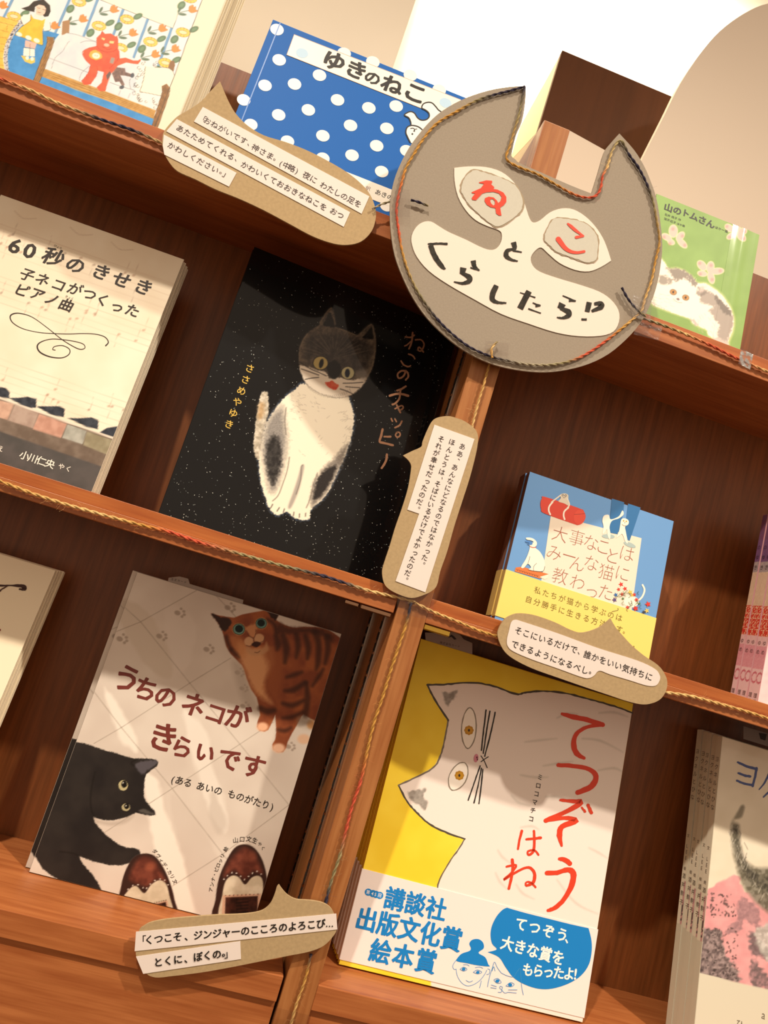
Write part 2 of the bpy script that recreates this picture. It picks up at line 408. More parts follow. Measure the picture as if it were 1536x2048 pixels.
bc = empty('bookcase', (0.152, 0.08, -1.25), 'wide cherry wood display bookcase with three shelves of face-out books', 'bookcase')
XL, XR, PL, PR, DEP = -0.75, 1.05, 0.1368, 0.1692, 0.16
wbox('divider_panel', PL, PR, 0, DEP, -1.25, 0.5915, WV, bc, 0.0008)
wbox('side_panel', XL-0.03, XL, 0, DEP, -1.25, 0.6185, WV, bc, 0.0008)
wbox('side_panel', XR, XR+0.03, 0, DEP, -1.25, 0.6185, WV, bc, 0.0008)
for a, b in ((XL, PL-0.0028), (PR, XR)):
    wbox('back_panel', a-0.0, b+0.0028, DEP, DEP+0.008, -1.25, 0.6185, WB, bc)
    for zb in (0.0044, 0.3886):
        wbox('shelf_board', a, b, 0, DEP, zb, zb+0.0136, WH, bc, 0.0006)
        wbox('shelf_lip', a, b, 0.0012, 0.0052, zb+0.0136, zb+0.0262, WL, bc, 0.0005)
    wbox('shelf_board', a, b, 0.0, DEP, -0.3855, -0.3613, WH, bc, 0.0008)
    wbox('base_fascia', a, b, 0.004, 0.012, -1.25, -0.3862, WH, bc)
CHROME = mat('chrome', '97755c', 0.14, 0.5, metal=1.0)  # brown tint stands in for the wood mirrored in the chrome
STRIP = mat('bronze_metal', 'b5a595', 0.28, 0.5, metal=1.0); SLOT = flat('1c120c', 0.7)
for yy in (0.046, 0.138):
    for za, zb in ((0.0185, 0.386), (-0.3613, 0.0040)):
        s = wbox('shelf_standard', PL-0.0022, PL, yy, yy+0.013, za, zb, STRIP, bc, 0.0002)
        lst = [(PL-0.0030, PL-0.0020, z, z+0.0085, -(yy+0.0095), -(yy+0.0035)) for z in np.arange(za+0.008, zb-0.008, 0.0125)]
        k = boxes('slot', lst, SLOT, bc); k['kind'] = 'stuff'
        e = boxes('edge_glint', [(PL-0.0036, PL-0.0020, z+0.0088, z+0.0115, -(yy+0.0012), -yy) for z in np.arange(za+0.008, zb-0.012, 0.025)], CHROME, bc); e['kind'] = 'stuff'  # tiny raised boxes added as glints along the strip edges
wbox('shelf_bracket', 0.100, 0.1335, 0.0035, 0.0110, -0.0015, 0.0042, CHROME, bc, 0.0012)
wbox('shelf_bracket', 0.084, 0.1, 0.016, 0.0235, -0.001, 0.0042, CHROME, bc, 0.0012)
wbox('shelf_bracket', PR+0.0005, PR+0.030, 0.0035, 0.0110, -0.0025, 0.0042, mat('brass', 'c9a54a', 0.25, 0.5, metal=1.0), bc, 0.0012)

# cream arched panel, dark wooden box and acrylic plate behind the top shelf
def plate(fr, pts, th, m, name, parent=None, smooth=False, n=4, bev=0.0, rough=0.0):
    """an outline in photo pixels cut out of sheet material of thickness th lying on the frame (its front face on the frame)"""
    P = smooth_pts(pts, True, n) if smooth else np.asarray(pts, float)
    if rough: P = roughen(P, rough)
    uv = fr.uvs(P); N = len(uv)
    tri = tess([uv])
    V = np.concatenate([fr.at(uv, 0), fr.at(uv, -th)])
    F = [tuple(t) for t in tri]+[tuple(N+i for i in reversed(t)) for t in tri]+[(i, (i+1) % N, N+(i+1) % N, N+i) for i in range(N)]
    ob = mesh_obj(name, V, F, m, parent)
    bm = bmesh.new(); bm.from_mesh(ob.data); bmesh.ops.recalc_face_normals(bm, faces=bm.faces); bm.to_mesh(ob.data); bm.free()
    return ob
def vframe(y): return Frame((0, y, 0), (1, 0, 0), (0, 0, 1))
CP = mat('cream_board', 'd9cbb8', 0.7, 0.25)
def curve_to(a): return a
arch = [(1101, 256), (1141, 262), (1213, 302), (1252, 338), (1267, 352), (1276, 335), (1300, 287), (1330, 228), (1360, 168), (1400, 108), (1440, 62), (1490, 26), (1540, 6), (1620, 0), (1700, 40), (1700, 900), (1000, 700), (1000, 480)]
fa = vframe(0.185)
o = plate(fa, arch[:6]+[tuple(p) for p in smooth_pts(arch[6:14], False, 4)]+arch[14:], 0.012, CP, 'arched_panel'); tag(o, 'cream arched display panel rising behind the right top shelf', 'panel')
bx = empty('wooden_box', (0.31, 0.42, 0.6), 'dark wooden box panel in front of the bright wall above the shelf', 'box')
wbox('front_board', 0.1956, 0.4300, 0.35, 0.362, -1.25, 1.0016, mat('walnut', '5f381d', 0.6, 0.2, c2='502f17', scale=4, stretch=(9, 9, 0.6)), bx, 0.001)
wbox('side_board', 0.1960, 0.2080, 0.3625, 0.56, 0.80, 1.0000, mat('lit_cream_side', 'e6d9ae', 0.6, 0.3), bx)  # cream colour stands in for light on the side of the brown box
wbox('top_board', 0.2085, 0.4300, 0.3625, 0.56, 0.98, 1.0000, mat('lit_cream_side'), bx)

def acrylic():
    m = bpy.data.materials.new('clear_acrylic'); m.use_nodes = True; b = m.node_tree.nodes['Principled BSDF']
    b.inputs['Base Color'].default_value = (0.62, 0.58, 0.66, 1); b.inputs['Roughness'].default_value = 0.04; b.inputs['Transmission Weight'].default_value = 1.0; b.inputs['IOR'].default_value = 1.25
    return m
ACR = acrylic()
o = plate(Frame((0, 0.03, 0), (1, 0, 0), (0, 0, 1)), [(1093, 244), (1026, 316), (1018, 352), (1080, 372)], 0.003, ACR, 'acrylic_plate'); tag(o, 'clear acrylic plate slanting beside the top of the divider', 'plate')

# ---------------------------------------------------------------- books
Z1, Z2, Z3 = 0.4022, 0.018, -0.3613
def stack(base, n, name, label_fn, group, cat='book', **kw):
    """copies of a book standing behind it, each moved straight back by its thickness"""
    for i in range(1, n+1):
        r = base.root.copy(); COL.objects.link(r); d = base.t/math.cos(kw.get('lean', 0))+kw.get('gap', 0.0004)
        r.location = (base.root.location[0]+kw.get('dx', [0]*9)[i-1], base.root.location[1]+d*i, base.root.location[2]+kw.get('dz', [0]*9)[i-1])
        r['label'] = label_fn[i-1]; r['group'] = group
        for ch in base.root.children:
            if ch.name.split('.')[0] in kw.get('skip', ()): continue
            c = ch.copy(); COL.objects.link(c); c.parent = r
            for g in ch.children:
                q = g.copy(); COL.objects.link(q); q.parent = c
B = {}
GB = dict
B['tet'] = Book('picture_book', 'yellow picture book with a big white cat and blue award band', 0.1942, 0.0464, Z3, 0.0107, 0.1684, 0.2815, 0.3505, 0.0085, flat('f5cf35', 0.35, 0.4, 0.3), 'R', spinemat=flat('f5cf35', 0.35, 0.4, 0.3))
B['uchi'] = Book('picture_book', 'picture book with a black cat, a tabby cat and two shoes', -0.1398, 0.0833, Z3, -0.0099, 0.0433, 0.2397, 0.3256, 0.0085, flat('b9aea0', 0.35, 0.4), 'L')
B['chap'] = Book('picture_book', 'glossy black picture book with a white-chested cat', -0.1313, 0.050, Z2, 0.10, 0.0895, 0.2645, 0.3453, 0.009, mat('black_laminate', '08090b', 0.35, 0.12, coat=0.5), 'R')
B['roku'] = Book('picture_book', 'cream picture book with piano keys and music notes', -0.4141, 0.055, Z2, -0.0124, 0.0947, 0.21, 0.3015, 0.0085, flat('e8dcc4', 0.4, 0.4), 'L', pages='6b4a3a', spinemat=flat('2c2422'))
B['dai'] = Book('paperback_book', 'small blue book with white cats and a yellow band', 0.263, 0.07, Z2, 0.0041, 0.1193, 0.1977, 0.2003, 0.011, flat('6c9fd6', 0.5, 0.25), 'L', hard=False, spinemat=flat('7d5a48'))
B['blue'] = Book('picture_book', 'blue picture book with white polka dots', -0.1966, 0.035, Z1, -0.0017, 0.0937, 0.28, 0.22, 0.009, flat('1c62b2', 0.55, 0.15, 0.15), 'L')
B['grn'] = Book('paperback_book', 'green book with a grey and white kitten', 0.3141, 0.04, Z1, -0.0053, 0.1229, 0.1477, 0.204, 0.012, flat('80a354', 0.5, 0.2), 'R', hard=False)
B['pic'] = Book('picture_book', 'picture book with an orange cat on a wooden bed', -0.4885, 0.03, Z1, 0, 0.05, 0.24, 0.27, 0.0095, flat('e6dcc3', 0.5, 0.25), 'L')
B['yok'] = Book('picture_book', 'white picture book with a dark brushed cat on pink', 0.5965, 0.030, Z3, 0.05, 0.195, 0.22, 0.3455, 0.0095, flat('d4cbb4', 0.4, 0.4), 'L', hard=False)
B['pur'] = Book('picture_book', 'pink book at the right edge of the middle shelf', 0.5839, 0.035, Z2, -0.0045, 0.0761, 0.2, 0.25, 0.0095, flat('dfa9ae', 0.4, 0.4), 'L', hard=False)
B['lef'] = Book('picture_book', 'cream book with a dark brush stroke at the left edge', -0.4743, 0.05, Z3, -0.0068, 0.1796, 0.25, 0.305, 0.0062, flat('f3e6c8', 0.45, 0.4), 'L', pages='5a2c20')

# ---------------------------------------------------------------- cover art
def rib(pr, g, pts, w, c, **kw): pr.stroke(g(pts), [x/g.s for x in w] if isinstance(w, (list, tuple)) else w/g.s, c, **kw)

# --- yellow book with the white cat -------------------------------------------------
b = B['tet']; g = Z(640, 1240, 2.194); gs = flat
p = Paint(b.fr, 0.0004, b.w-0.0004, 0.0004, b.h-0.0004, 2.2, 'fbdc3c')
p.put(p.all(), 'fbdd40', 1, 'f4d230', 60)
p.put(p.poly(g([(470, 285), (560, 282), (660, 275), (760, 290), (860, 325), (900, 318), (980, 312), (1080, 322), (1190, 350), (1290, 378), (1380, 408), (1440, 440), (1300, 1700), (1200, 1800), (480, 1800), (500, 1200), (540, 1110), (600, 1010), (635, 960), (560, 935), (480, 895), (430, 850), (385, 800), (345, 725), (420, 690), (500, 645), (530, 590), (548, 520), (562, 440), (510, 360)]), smooth=False, soft=2), 'f1e5db')
for q in ([(1040, 430), (1080, 412), (1130, 412)], [(1225, 408), (1290, 405), (1350, 425)], [(1150, 520), (1230, 530), (1330, 580)], [(900, 535), (960, 528), (1040, 520)], [(1220, 660), (1290, 650), (1330, 668)], [(980, 640), (1040, 630), (1110, 620)], [(880, 680), (940, 690), (1000, 690)], [(840, 770), (870, 800), (920, 815)], [(990, 775), (1040, 775), (1100, 790)], [(1180, 1000), (1220, 1020), (1260, 1045)], [(1040, 1140), (1100, 1220), (1150, 1260), (1220, 1290)], [(780, 1010), (800, 1040), (840, 1070)], [(880, 910), (930, 905), (960, 920)], [(860, 1160), (890, 1200), (940, 1225)], [(770, 1110), (790, 1150), (820, 1180)]):
    p.put(p.line(g(q), [3, 5, 2], soft=3), 'cfc6ba', 0.7)
for q, c in (([(530, 310), (560, 320), (600, 310), (590, 345), (560, 375), (545, 345)], '8a837b'), ([(385, 755), (430, 745), (470, 740), (455, 775), (470, 800), (462, 830), (430, 810), (400, 790)], '8a837b')):
    p.put(p.poly(g(q), jit=3, soft=3), c, 0.95, 'a59e95', 5)
p.build('printed_picture', b.root, PRINTED)
t = Print(b.fr, 0.0003); OL = '4c4439'
t.stroke(g([(515, 1185), (520, 1150), (545, 1100), (575, 1050), (605, 1010), (635, 960)]), 2.6, '6e6152', rough=0.5)
t.stroke(g([(635, 960), (560, 935), (480, 895), (430, 850), (385, 800), (345, 725)]), 3.5, OL, rough=0.6, n=6)
t.stroke(g([(345, 725), (420, 690), (500, 645), (530, 590), (548, 520), (562, 440)]), 3.3, '7b7064', rough=0.6, n=6)
t.stroke(g([(562, 440), (510, 360), (470, 285)]), 3.5, OL, rough=0.6, n=6)
t.stroke(g([(470, 285), (560, 282), (660, 275), (760, 290), (860, 325), (900, 318), (980, 312), (1080, 322), (1190, 350), (1290, 378), (1370, 408)]), 3.6, OL, rough=0.7, n=6)
for ce, r1, r2, a in (((653, 474), 90, 32, 93), ((606, 686), 66, 38, 115)):
    q = [(math.cos(th)*r1*(1), math.sin(th)*r2*abs(math.sin(th))**0.15) for th in np.linspace(0, 2*math.pi, 22, endpoint=False)]
    ca, sa = math.cos(R(a)), math.sin(R(a)); q = [(ce[0]+x*ca-y*sa, ce[1]+x*sa+y*ca) for x, y in q]
    t.poly(g(q), 'f7efe2'); t.stroke(g(q+[q[0]]), 2.2, '8f8474', smooth=False, rough=0.4)
for ce in ((653, 484), (611, 682)):
    for k in range(8):
        a = k*math.pi/4; t.ell(g((ce[0]+13*math.cos(a), ce[1]+13*math.sin(a))), 3.8, 3.8, 'b98418', n=10)
    t.ell(g(ce), 7, 6.5, 'c9931f', n=16); t.ell(g(ce), 2.2, 3.0, '3a2613', n=10)
for q in ([(728, 395), (718, 480), (708, 572)], [(745, 400), (730, 490), (716, 585)], [(768, 405), (748, 500), (722, 598)], [(702, 640), (676, 715), (650, 790)], [(708, 650), (692, 730), (675, 802)], [(714, 655), (706, 730), (697, 805)]):
    t.stroke(g(q), 2.7, '241d18', rough=0.35, n=6)
t.stroke(g([(738, 600), (722, 610), (706, 622)]), 1.8, '241d18'); t.stroke(g([(706, 596), (720, 618), (733, 648)]), 1.8, '241d18')
t.ell(g((684, 606)), 4.6, 8.5, 'd2879a', 8); t.ell(g((688, 603)), 1.6, 2.2, '5d1f2e', n=8); t.ell(g((690, 612)), 1.4, 2, '5d1f2e', n=8)
t.text('ミロコマチコ', g((965, 690)), g((926, 872)), 12, '2a2420', 0.012, vertical=True)
t.build('line_drawing', b.root)
RR = flat('dc3f20', 0.45, 0.4)
def char(root, fr, g, strokes, c, lift=0.0005, name='title_letter', **kw):
    q = Print(fr, lift)
    for pts, w in strokes: rib(q, g, pts, w, c, **kw)
    return q.build(name, root)
char(b.root, b.fr, g, [([(1062, 412), (1110, 425), (1170, 438), (1240, 460)], [14, 22, 22, 20]), ([(1238, 458), (1170, 470), (1125, 500), (1112, 545), (1125, 585), (1158, 606)], [20, 16, 18, 24, 24, 14])], RR, rough=0.5)
char(b.root, b.fr, g, [([(1045, 637), (1110, 640), (1180, 655), (1210, 685), (1190, 730), (1130, 757)], [18, 18, 20, 24, 26, 22])], RR, rough=0.5)
char(b.root, b.fr, g, [([(1055, 790), (1110, 795), (1145, 800), (1090, 835), (990, 880)], [12, 16, 24, 20, 20]), ([(990, 880), (1070, 868), (1125, 880), (1062, 905), (1050, 945), (1060, 990)], [16, 16, 24, 22, 24, 10]), ([(1148, 822), (1162, 840)], [8, 12]), ([(1175, 812), (1190, 845)], [14, 16])], RR, rough=0.5)
char(b.root, b.fr, g, [([(1050, 1048), (1075, 1052), (1095, 1068)], [14, 22, 22]), ([(995, 1110), (1040, 1108), (1085, 1095), (1110, 1110), (1105, 1160), (1070, 1225), (1030, 1262), (1000, 1274)], [20, 20, 22, 28, 24, 20, 20, 14])], RR, rough=0.5)
char(b.root, b.fr, g, [([(885, 925), (875, 965), (868, 1004)], [12, 10, 10]), ([(905, 962), (945, 958), (968, 955)], [10, 12, 12]), ([(938, 925), (940, 970), (935, 1015), (915, 1030), (912, 1015), (940, 1010), (958, 1030)], [10, 12, 12, 10, 9, 9, 9])], RR, rough=0.3)
char(b.root, b.fr, g, [([(843, 1052), (845, 1100), (828, 1178)], [14, 12, 12]), ([(818, 1082), (860, 1075), (838, 1110), (805, 1140), (870, 1100), (915, 1085), (940, 1110), (935, 1150), (905, 1165), (905, 1150), (925, 1152), (945, 1172)], [9, 11, 9, 10, 10, 12, 14, 14, 10, 8, 9, 9])], RR, rough=0.3)
# the paper award band wrapped round the lower part
BAND = flat('efe5df', 0.45, 0.3, 0.1)
e = b.fr.uvs(g([(160, 1090), (1225, 1352), (1212, 1352)])); bh = 0.5*(e[0][1]+e[1][1]); bl = b.fr.uvs(g([(80, 1497), (1175, 1740)])); b0 = 0.5*(bl[0][1]+bl[1][1])
band = boxes('award_band', [(-0.0006, b.w+0.0006, b0, bh, 0.0004, 0.0009)], BAND, b.root, 0.0001, b.fr)
boxes('band_fold', [(-0.0009, -0.0004, b0, bh, -b.t, 0.0006)], BAND, b.root, 0, b.fr)
fb = Frame(b.fr.o+b.fr.n*0.0009, b.fr.u, b.fr.v); t = Print(fb, 0.0002); BL = flat('0a80cc', 0.4, 0.4)
for ch, p0 in zip('第45回', ((212, 1194), (232, 1200), (246, 1204), (262, 1208))): t.ell(g(p0), 7.2, 7.2, BL)
for ch, p0, sz in zip('第45回', ((211, 1194), (230, 1200), (243, 1204), (262, 1208)), (18, 20, 20, 18)): t.glyph_at(ch, g(p0), sz/g.s, 'f4efe8', math.atan2(14, 50), 0.006)
t.text('講談社', g((328, 1226)), g((510, 1268)), 98/g.s, BL, 0.03)
t.text('出版文化賞', g((205, 1315)), g((577, 1400)), 102/g.s, BL, 0.03)
t.text('絵本賞', g((265, 1455)), g((465, 1497)), 102/g.s, BL, 0.03)
t.build('award_words', b.root)
t = Print(fb, 0.0002)
t.poly(corners(g([(820, 1262), (900, 1285), (1000, 1310), (1100, 1335), (1178, 1352), (1190, 1400), (1192, 1450), (1180, 1510), (1145, 1560), (1090, 1595), (1020, 1617), (960, 1618), (900, 1600), (850, 1570), (815, 1525), (785, 1480), (735, 1457), (775, 1445), (755, 1420), (748, 1380), (755, 1340), (775, 1300), (800, 1272)]), (0, 4, 16)), BL, True)
t.up()
WH_ = 'fbf7f0'
for txt, p0, p1, sz in (('てつぞう', (882, 1335), (1062, 1382), 58), ('、', (1098, 1398), (1098, 1398), 50), ('大きな賞を', (822, 1420), (1045, 1482), 62), ('もらったよ', (912, 1535), (1092, 1552), 56), ('!', (1120, 1552), (1120, 1552), 60)):
    t.text(txt, g(p0), g(p1), sz/g.s, WH_, 0.026, shear=0.06)
t.build('blue_speech_shape', b.root)
t = Print(fb, 0.0002)
hair = g([(598, 1490), (620, 1465), (655, 1452), (662, 1440), (655, 1420), (668, 1403), (695, 1400), (715, 1415), (718, 1440), (695, 1460), (725, 1480), (738, 1510), (742, 1520), (690, 1515), (640, 1505), (610, 1500), (598, 1495)])
t.poly(hair, BL, True); t.up()
for q in ([(598, 1492), (588, 1505), (582, 1520), (588, 1532), (597, 1532)], [(597, 1530), (602, 1560), (620, 1590), (645, 1605), (672, 1600), (700, 1582), (722, 1555), (732, 1535)], [(735, 1530), (745, 1535), (742, 1552), (730, 1555)], [(708, 1582), (700, 1615)], [(628, 1512), (645, 1512), (655, 1518)], [(680, 1525), (700, 1522), (715, 1528)], [(614, 1532), (630, 1522), (645, 1532), (630, 1540), (614, 1532)], [(672, 1545), (690, 1535), (710, 1545), (692, 1552), (672, 1545)], [(640, 1580), (655, 1588), (670, 1582)],
          [(745, 1560), (755, 1530), (765, 1500), (778, 1525), (795, 1548)], [(755, 1540), (762, 1520), (768, 1540)], [(795, 1548), (820, 1560), (848, 1565), (862, 1545), (878, 1528), (880, 1560), (885, 1610), (892, 1645)], [(745, 1560), (738, 1590), (735, 1610)], [(762, 1578), (780, 1572), (795, 1590), (775, 1592), (762, 1578)], [(815, 1605), (835, 1590), (852, 1598), (838, 1608), (815, 1605)], [(790, 1606), (800, 1610), (797, 1620), (788, 1614), (790, 1606)], [(797, 1620), (795, 1632), (780, 1632)], [(797, 1622), (810, 1636), (825, 1632)], [(750, 1600), (775, 1608)], [(748, 1612), (774, 1616)], [(825, 1622), (865, 1622)], [(825, 1632), (862, 1636)]):
    t.stroke(g(q), 0.95, '3b93d0', n=4, cap=False)
for q, r in (((630, 1531), 3.6), ((692, 1545), 3.6), ((778, 1583), 4), ((834, 1600), 4)): t.ell(g(q), r, r*0.8, BL, n=12)
t.build('blue_line_drawing', b.root)
stack(b, 3, 'picture_book', ['yellow cat book second from the front in its stack', 'yellow cat book third from the front in its stack', 'yellow cat book hindmost of its stack'], 'yellow cat books stacked', lean=0.1684, gap=0.0016, dx=[-0.0012, -0.0024, -0.0034], skip=('printed_picture', 'line_drawing', 'title_letter', 'award_words', 'blue_speech_shape', 'blue_line_drawing'))
b.root['group'] = 'yellow cat books stacked'

# ---------------------------------------------------------------- cut-out boards, speech bubbles, yarn
YC = dict(g='b98b45', o='8f8560', r='c0573f', n='3a3645', c='d0b078', y='9c937c')
YARN = mat('wool_yarn', rough=0.9, spec=0.1, attr=True)
def yarn(name, pts3, cols, r=0.0021, parent=None, fuzz=1.0, seed=1):
    r *= 0.85; fuzz *= 2.2; P = smooth_pts(np.asarray(pts3, float), False, 6)
    seg = np.r_[0, np.cumsum(np.linalg.norm(np.diff(P, axis=0), axis=1))]; L = seg[-1]; n = max(8, int(L/(r*0.9)))
    s = np.linspace(0, L, n); C = np.stack([np.interp(s, seg, P[:, i]) for i in range(3)], 1)
    t = s/L; ks = np.array([c[0] for c in cols], float); cc = np.array([lin(YC.get(c[1], c[1])) for c in cols])
    rs = np.random.RandomState(seed); K = np.stack([np.interp(t, ks, cc[:, i]) for i in range(3)], 1)
    T = np.gradient(C, axis=0); T /= np.linalg.norm(T, axis=1)[:, None]; A = np.cross(T, [0, 1, 0]); A /= np.linalg.norm(A, axis=1)[:, None]; Bv = np.cross(T, A)
    V, F, Q = [], [], []; m = 6; base = 0
    rr = r*(1+0.18*np.sin(s*310+seed)*np.sin(s*127))
    for ph in (0, math.pi):
        a = s/(r*8.5)*2*math.pi/1.3+ph; cen = C+A*(np.cos(a)*r*0.48)[:, None]+Bv*(np.sin(a)*r*0.48)[:, None]
        for j in range(m):
            b = 2*math.pi*j/m; V.append(cen+A*(math.cos(b)*rr*0.62)[:, None]+Bv*(math.sin(b)*rr*0.62)[:, None]); Q.append(K*(1+(rs.rand(n)-0.5)[:, None]*0.35))
        idx = base+np.arange(m)[:, None]*n+np.arange(n-1)[None, :]; nx = base+((np.arange(m)+1) % m)[:, None]*n+np.arange(n-1)[None, :]
        F.append(np.stack([idx, idx+1, nx+1, nx], -1).reshape(-1, 4)); base += m*n
    nf = int(L*220*fuzz)
    for i in range(nf):
        k = rs.randint(0, n); d = A[k]*rs.normal()+Bv[k]*rs.normal()*0.5+T[k]*rs.normal()*0.8; d /= np.linalg.norm(d); d2 = d+0.8*rs.normal(size=3); d2 /= np.linalg.norm(d2)
        l = 0.0015+rs.rand()**3*0.009; w = 0.00005; q = [C[k]+d*r*0.8, C[k]+d*(r*0.8+l*0.5), C[k]+d*(r*0.8+l*0.5)+d2*l*0.5]
        for z in q: V.append(np.array([z-CU*w, z+CU*w]).reshape(2, 3)); Q.append(np.tile(np.minimum(K[k]*1.5+0.05, 1), (2, 1)))
        F.append(np.array([[base, base+1, base+3, base+2], [base+2, base+3, base+5, base+4]])); base += 6
    return mesh_obj(name, np.concatenate(V), np.concatenate(F), YARN, parent, smooth=True, col=np.concatenate(Q))
def on(fr, pts, lift=0.0): return fr.at(fr.uvs(pts), lift)
def arc_cols(fr, pts, cols):
    """colour stops given by point index -> by share of the length"""
    P = fr.uvs(pts); d = np.r_[0, np.cumsum(np.linalg.norm(np.diff(P, axis=0), axis=1))]; d /= d[-1]
    return [(d[min(i, len(d)-1)], c) for i, c in cols]
def tape_mat():
    m = bpy.data.materials.new('clear_tape'); m.use_nodes = True; nt = m.node_tree; nt.nodes.clear(); L = nt.links.new
    out = nt.nodes.new('ShaderNodeOutputMaterial'); mx = nt.nodes.new('ShaderNodeMixShader'); tr = nt.nodes.new('ShaderNodeBsdfTransparent'); gl = nt.nodes.new('ShaderNodeBsdfGlossy')
    tr.inputs[0].default_value = (0.93, 0.91, 0.9, 1); gl.inputs['Roughness'].default_value = 0.22; gl.inputs[0].default_value = (0.5, 0.5, 0.5, 1)
    n = nt.nodes.new('ShaderNodeTexNoise'); n.inputs['Scale'].default_value = 220; b = nt.nodes.new('ShaderNodeBump'); b.inputs['Strength'].default_value = 0.3; b.inputs['Distance'].default_value = 0.002
    tc = nt.nodes.new('ShaderNodeTexCoord'); L(tc.outputs['Object'], n.inputs['Vector']); L(n.outputs[0], b.inputs['Height']); L(b.outputs[0], gl.inputs['Normal'])
    fz = nt.nodes.new('ShaderNodeFresnel'); fz.inputs[0].default_value = 1.6; L(fz.outputs[0], mx.inputs[0]); L(tr.outputs[0], mx.inputs[1]); L(gl.outputs[0], mx.inputs[2]); L(mx.outputs[0], out.inputs[0])
    return m
TAPE = tape_mat()
def tape(fr, pts, label, parent=None, lift=0.0):
    P = fr.uvs(pts); rs = np.random.RandomState(int(pts[0][0])); g = 8; V = []
    for i in range(g+1):
        for j in range(g+1):
            a, b = i/g, j/g; q = P[0]*(1-a)*(1-b)+P[1]*a*(1-b)+P[2]*a*b+P[3]*(1-a)*b
            V.append(fr.at([q], lift+0.0003+rs.rand()*0.0004)[0])
    F = np.array([[i*(g+1)+j, (i+1)*(g+1)+j, (i+1)*(g+1)+j+1, i*(g+1)+j+1] for i in range(g) for j in range(g)])
    o = mesh_obj('adhesive_tape', V, F, TAPE, parent, smooth=True)
    if label: tag(o, label, 'tape', 'bits of clear tape')
    return o

# the grey cat-head board
FB = vframe(-0.0140); c1 = Z(768, 120, 2.56); c4 = Z(780, 150, 5.12); c5 = Z(1040, 240, 4.453); c6 = Z(790, 400, 3.135)
left = [(640, 138), (540, 155), (430, 190), (330, 240), (250, 300), (170, 390), (110, 480), (60, 590), (38, 680), (30, 760), (35, 880), (55, 1000), (95, 1110), (150, 1220), (220, 1320), (310, 1410), (400, 1480), (500, 1535), (600, 1570), (720, 1592), (830, 1598), (940, 1585), (1050, 1555), (1150, 1505), (1240, 1430), (1310, 1350), (1360, 1260), (1395, 1160), (1415, 1060), (1425, 950), (1415, 830), (1395, 710), (1365, 620), (1330, 540), (1280, 460)]
outline = [c4((1390, 112))]+c1(left)+[c5((885, 120))]+c5([(800, 215), (748, 290), (692, 480), (637, 655)])+c5([(450, 582), (200, 472), (0, 385)])+c4([(1290, 870), (1248, 835), (1250, 790), (1290, 620), (1350, 480), (1385, 280)])
cb = empty('cat_head_board', FB.P((1040, 745)), 'round grey cardboard cat head with two ears and a white painted-letter mask', 'sign')
outl2 = corners(outline, (0, 36, 40, 44))
plate(FB, outl2, 0.0026, GREYB, 'face_board', cb, True, 3)
M = Print(FB, 0.0003)
maskp = c1([(360, 552), (430, 545), (520, 548), (600, 572), (660, 620), (700, 680), (725, 750), (745, 810), (765, 832), (800, 820), (850, 780), (910, 760), (970, 765), (1030, 800), (1080, 850), (1120, 910), (1145, 970), (1163, 1027), (1110, 1060), (1050, 1082), (980, 1075), (900, 1040), (840, 990), (805, 960), (775, 975), (752, 1010), (760, 1050), (800, 1085), (900, 1120), (1000, 1150), (1100, 1185), (1160, 1225), (1200, 1280), (1203, 1340), (1175, 1390), (1110, 1412), (1000, 1414), (880, 1395), (740, 1350), (600, 1300), (470, 1230), (330, 1150), (230, 1080), (170, 1010), (145, 950), (142, 900), (165, 855), (200, 830), (240, 827), (280, 850), (330, 880), (420, 920), (490, 955), (540, 972), (575, 965), (600, 930), (603, 890), (585, 870), (530, 850), (470, 820), (420, 770), (380, 700), (362, 620)])
fm = Frame(FB.o+FB.n*0.0008, FB.u, FB.v)
plate(fm, corners(maskp, (0, 17)), 0.0006, CREAM, 'paper_mask', cb, True, 3)
fe = Frame(FB.o+FB.n*0.0016, FB.u, FB.v)
PATCH = mat('torn_grey_paper', 'c6c3b4', 0.8, 0.15, noise=0.04, scale=400); TORN = mat('torn_edge', 'a2937b', 0.9, 0.1)
for pp, (dx, dy) in (([(455, 565), (500, 572), (560, 590), (620, 612), (680, 650), (710, 720), (700, 770), (660, 810), (590, 850), (550, 840), (500, 800), (440, 745), (405, 690), (395, 660), (410, 610)], (0, 0)), ([(870, 815), (930, 812), (1000, 825), (1050, 850), (1090, 900), (1095, 960), (1085, 1020), (1040, 1035), (960, 1010), (890, 985), (850, 950), (822, 915), (840, 860)], (0, 0))):
    q = smooth_pts(c1(pp), True, 5); ce = q.mean(0)
    plate(Frame(fe.o-fe.n*0.0003, fe.u, fe.v), roughen(ce+(q-ce)*1.045, 1.0, 5), 0.0005, TORN, 'torn_rim', cb)
    plate(fe, roughen(q, 0.8), 0.0005, PATCH, 'eye_patch', cb)
RED = flat('de3a1a', 0.5); INK = mat('brush_ink', '1b1813', 0.6, 0.2, c2='3a362c', scale=300)
T = Print(Frame(fe.o, fe.u, fe.v), 0.0004); k4 = 1/5.12; k5 = 1/4.453; k6 = 1/3.135
def S(pr, cr, pts, w, c, **kw): pr.stroke(cr(pts), [x/cr.s for x in w] if isinstance(w, (list, tuple)) else w/cr.s, c, **kw)
hole = c4([(1028, 1275), (1050, 1270), (1072, 1292), (1074, 1325), (1058, 1338), (1036, 1318), (1026, 1295)])
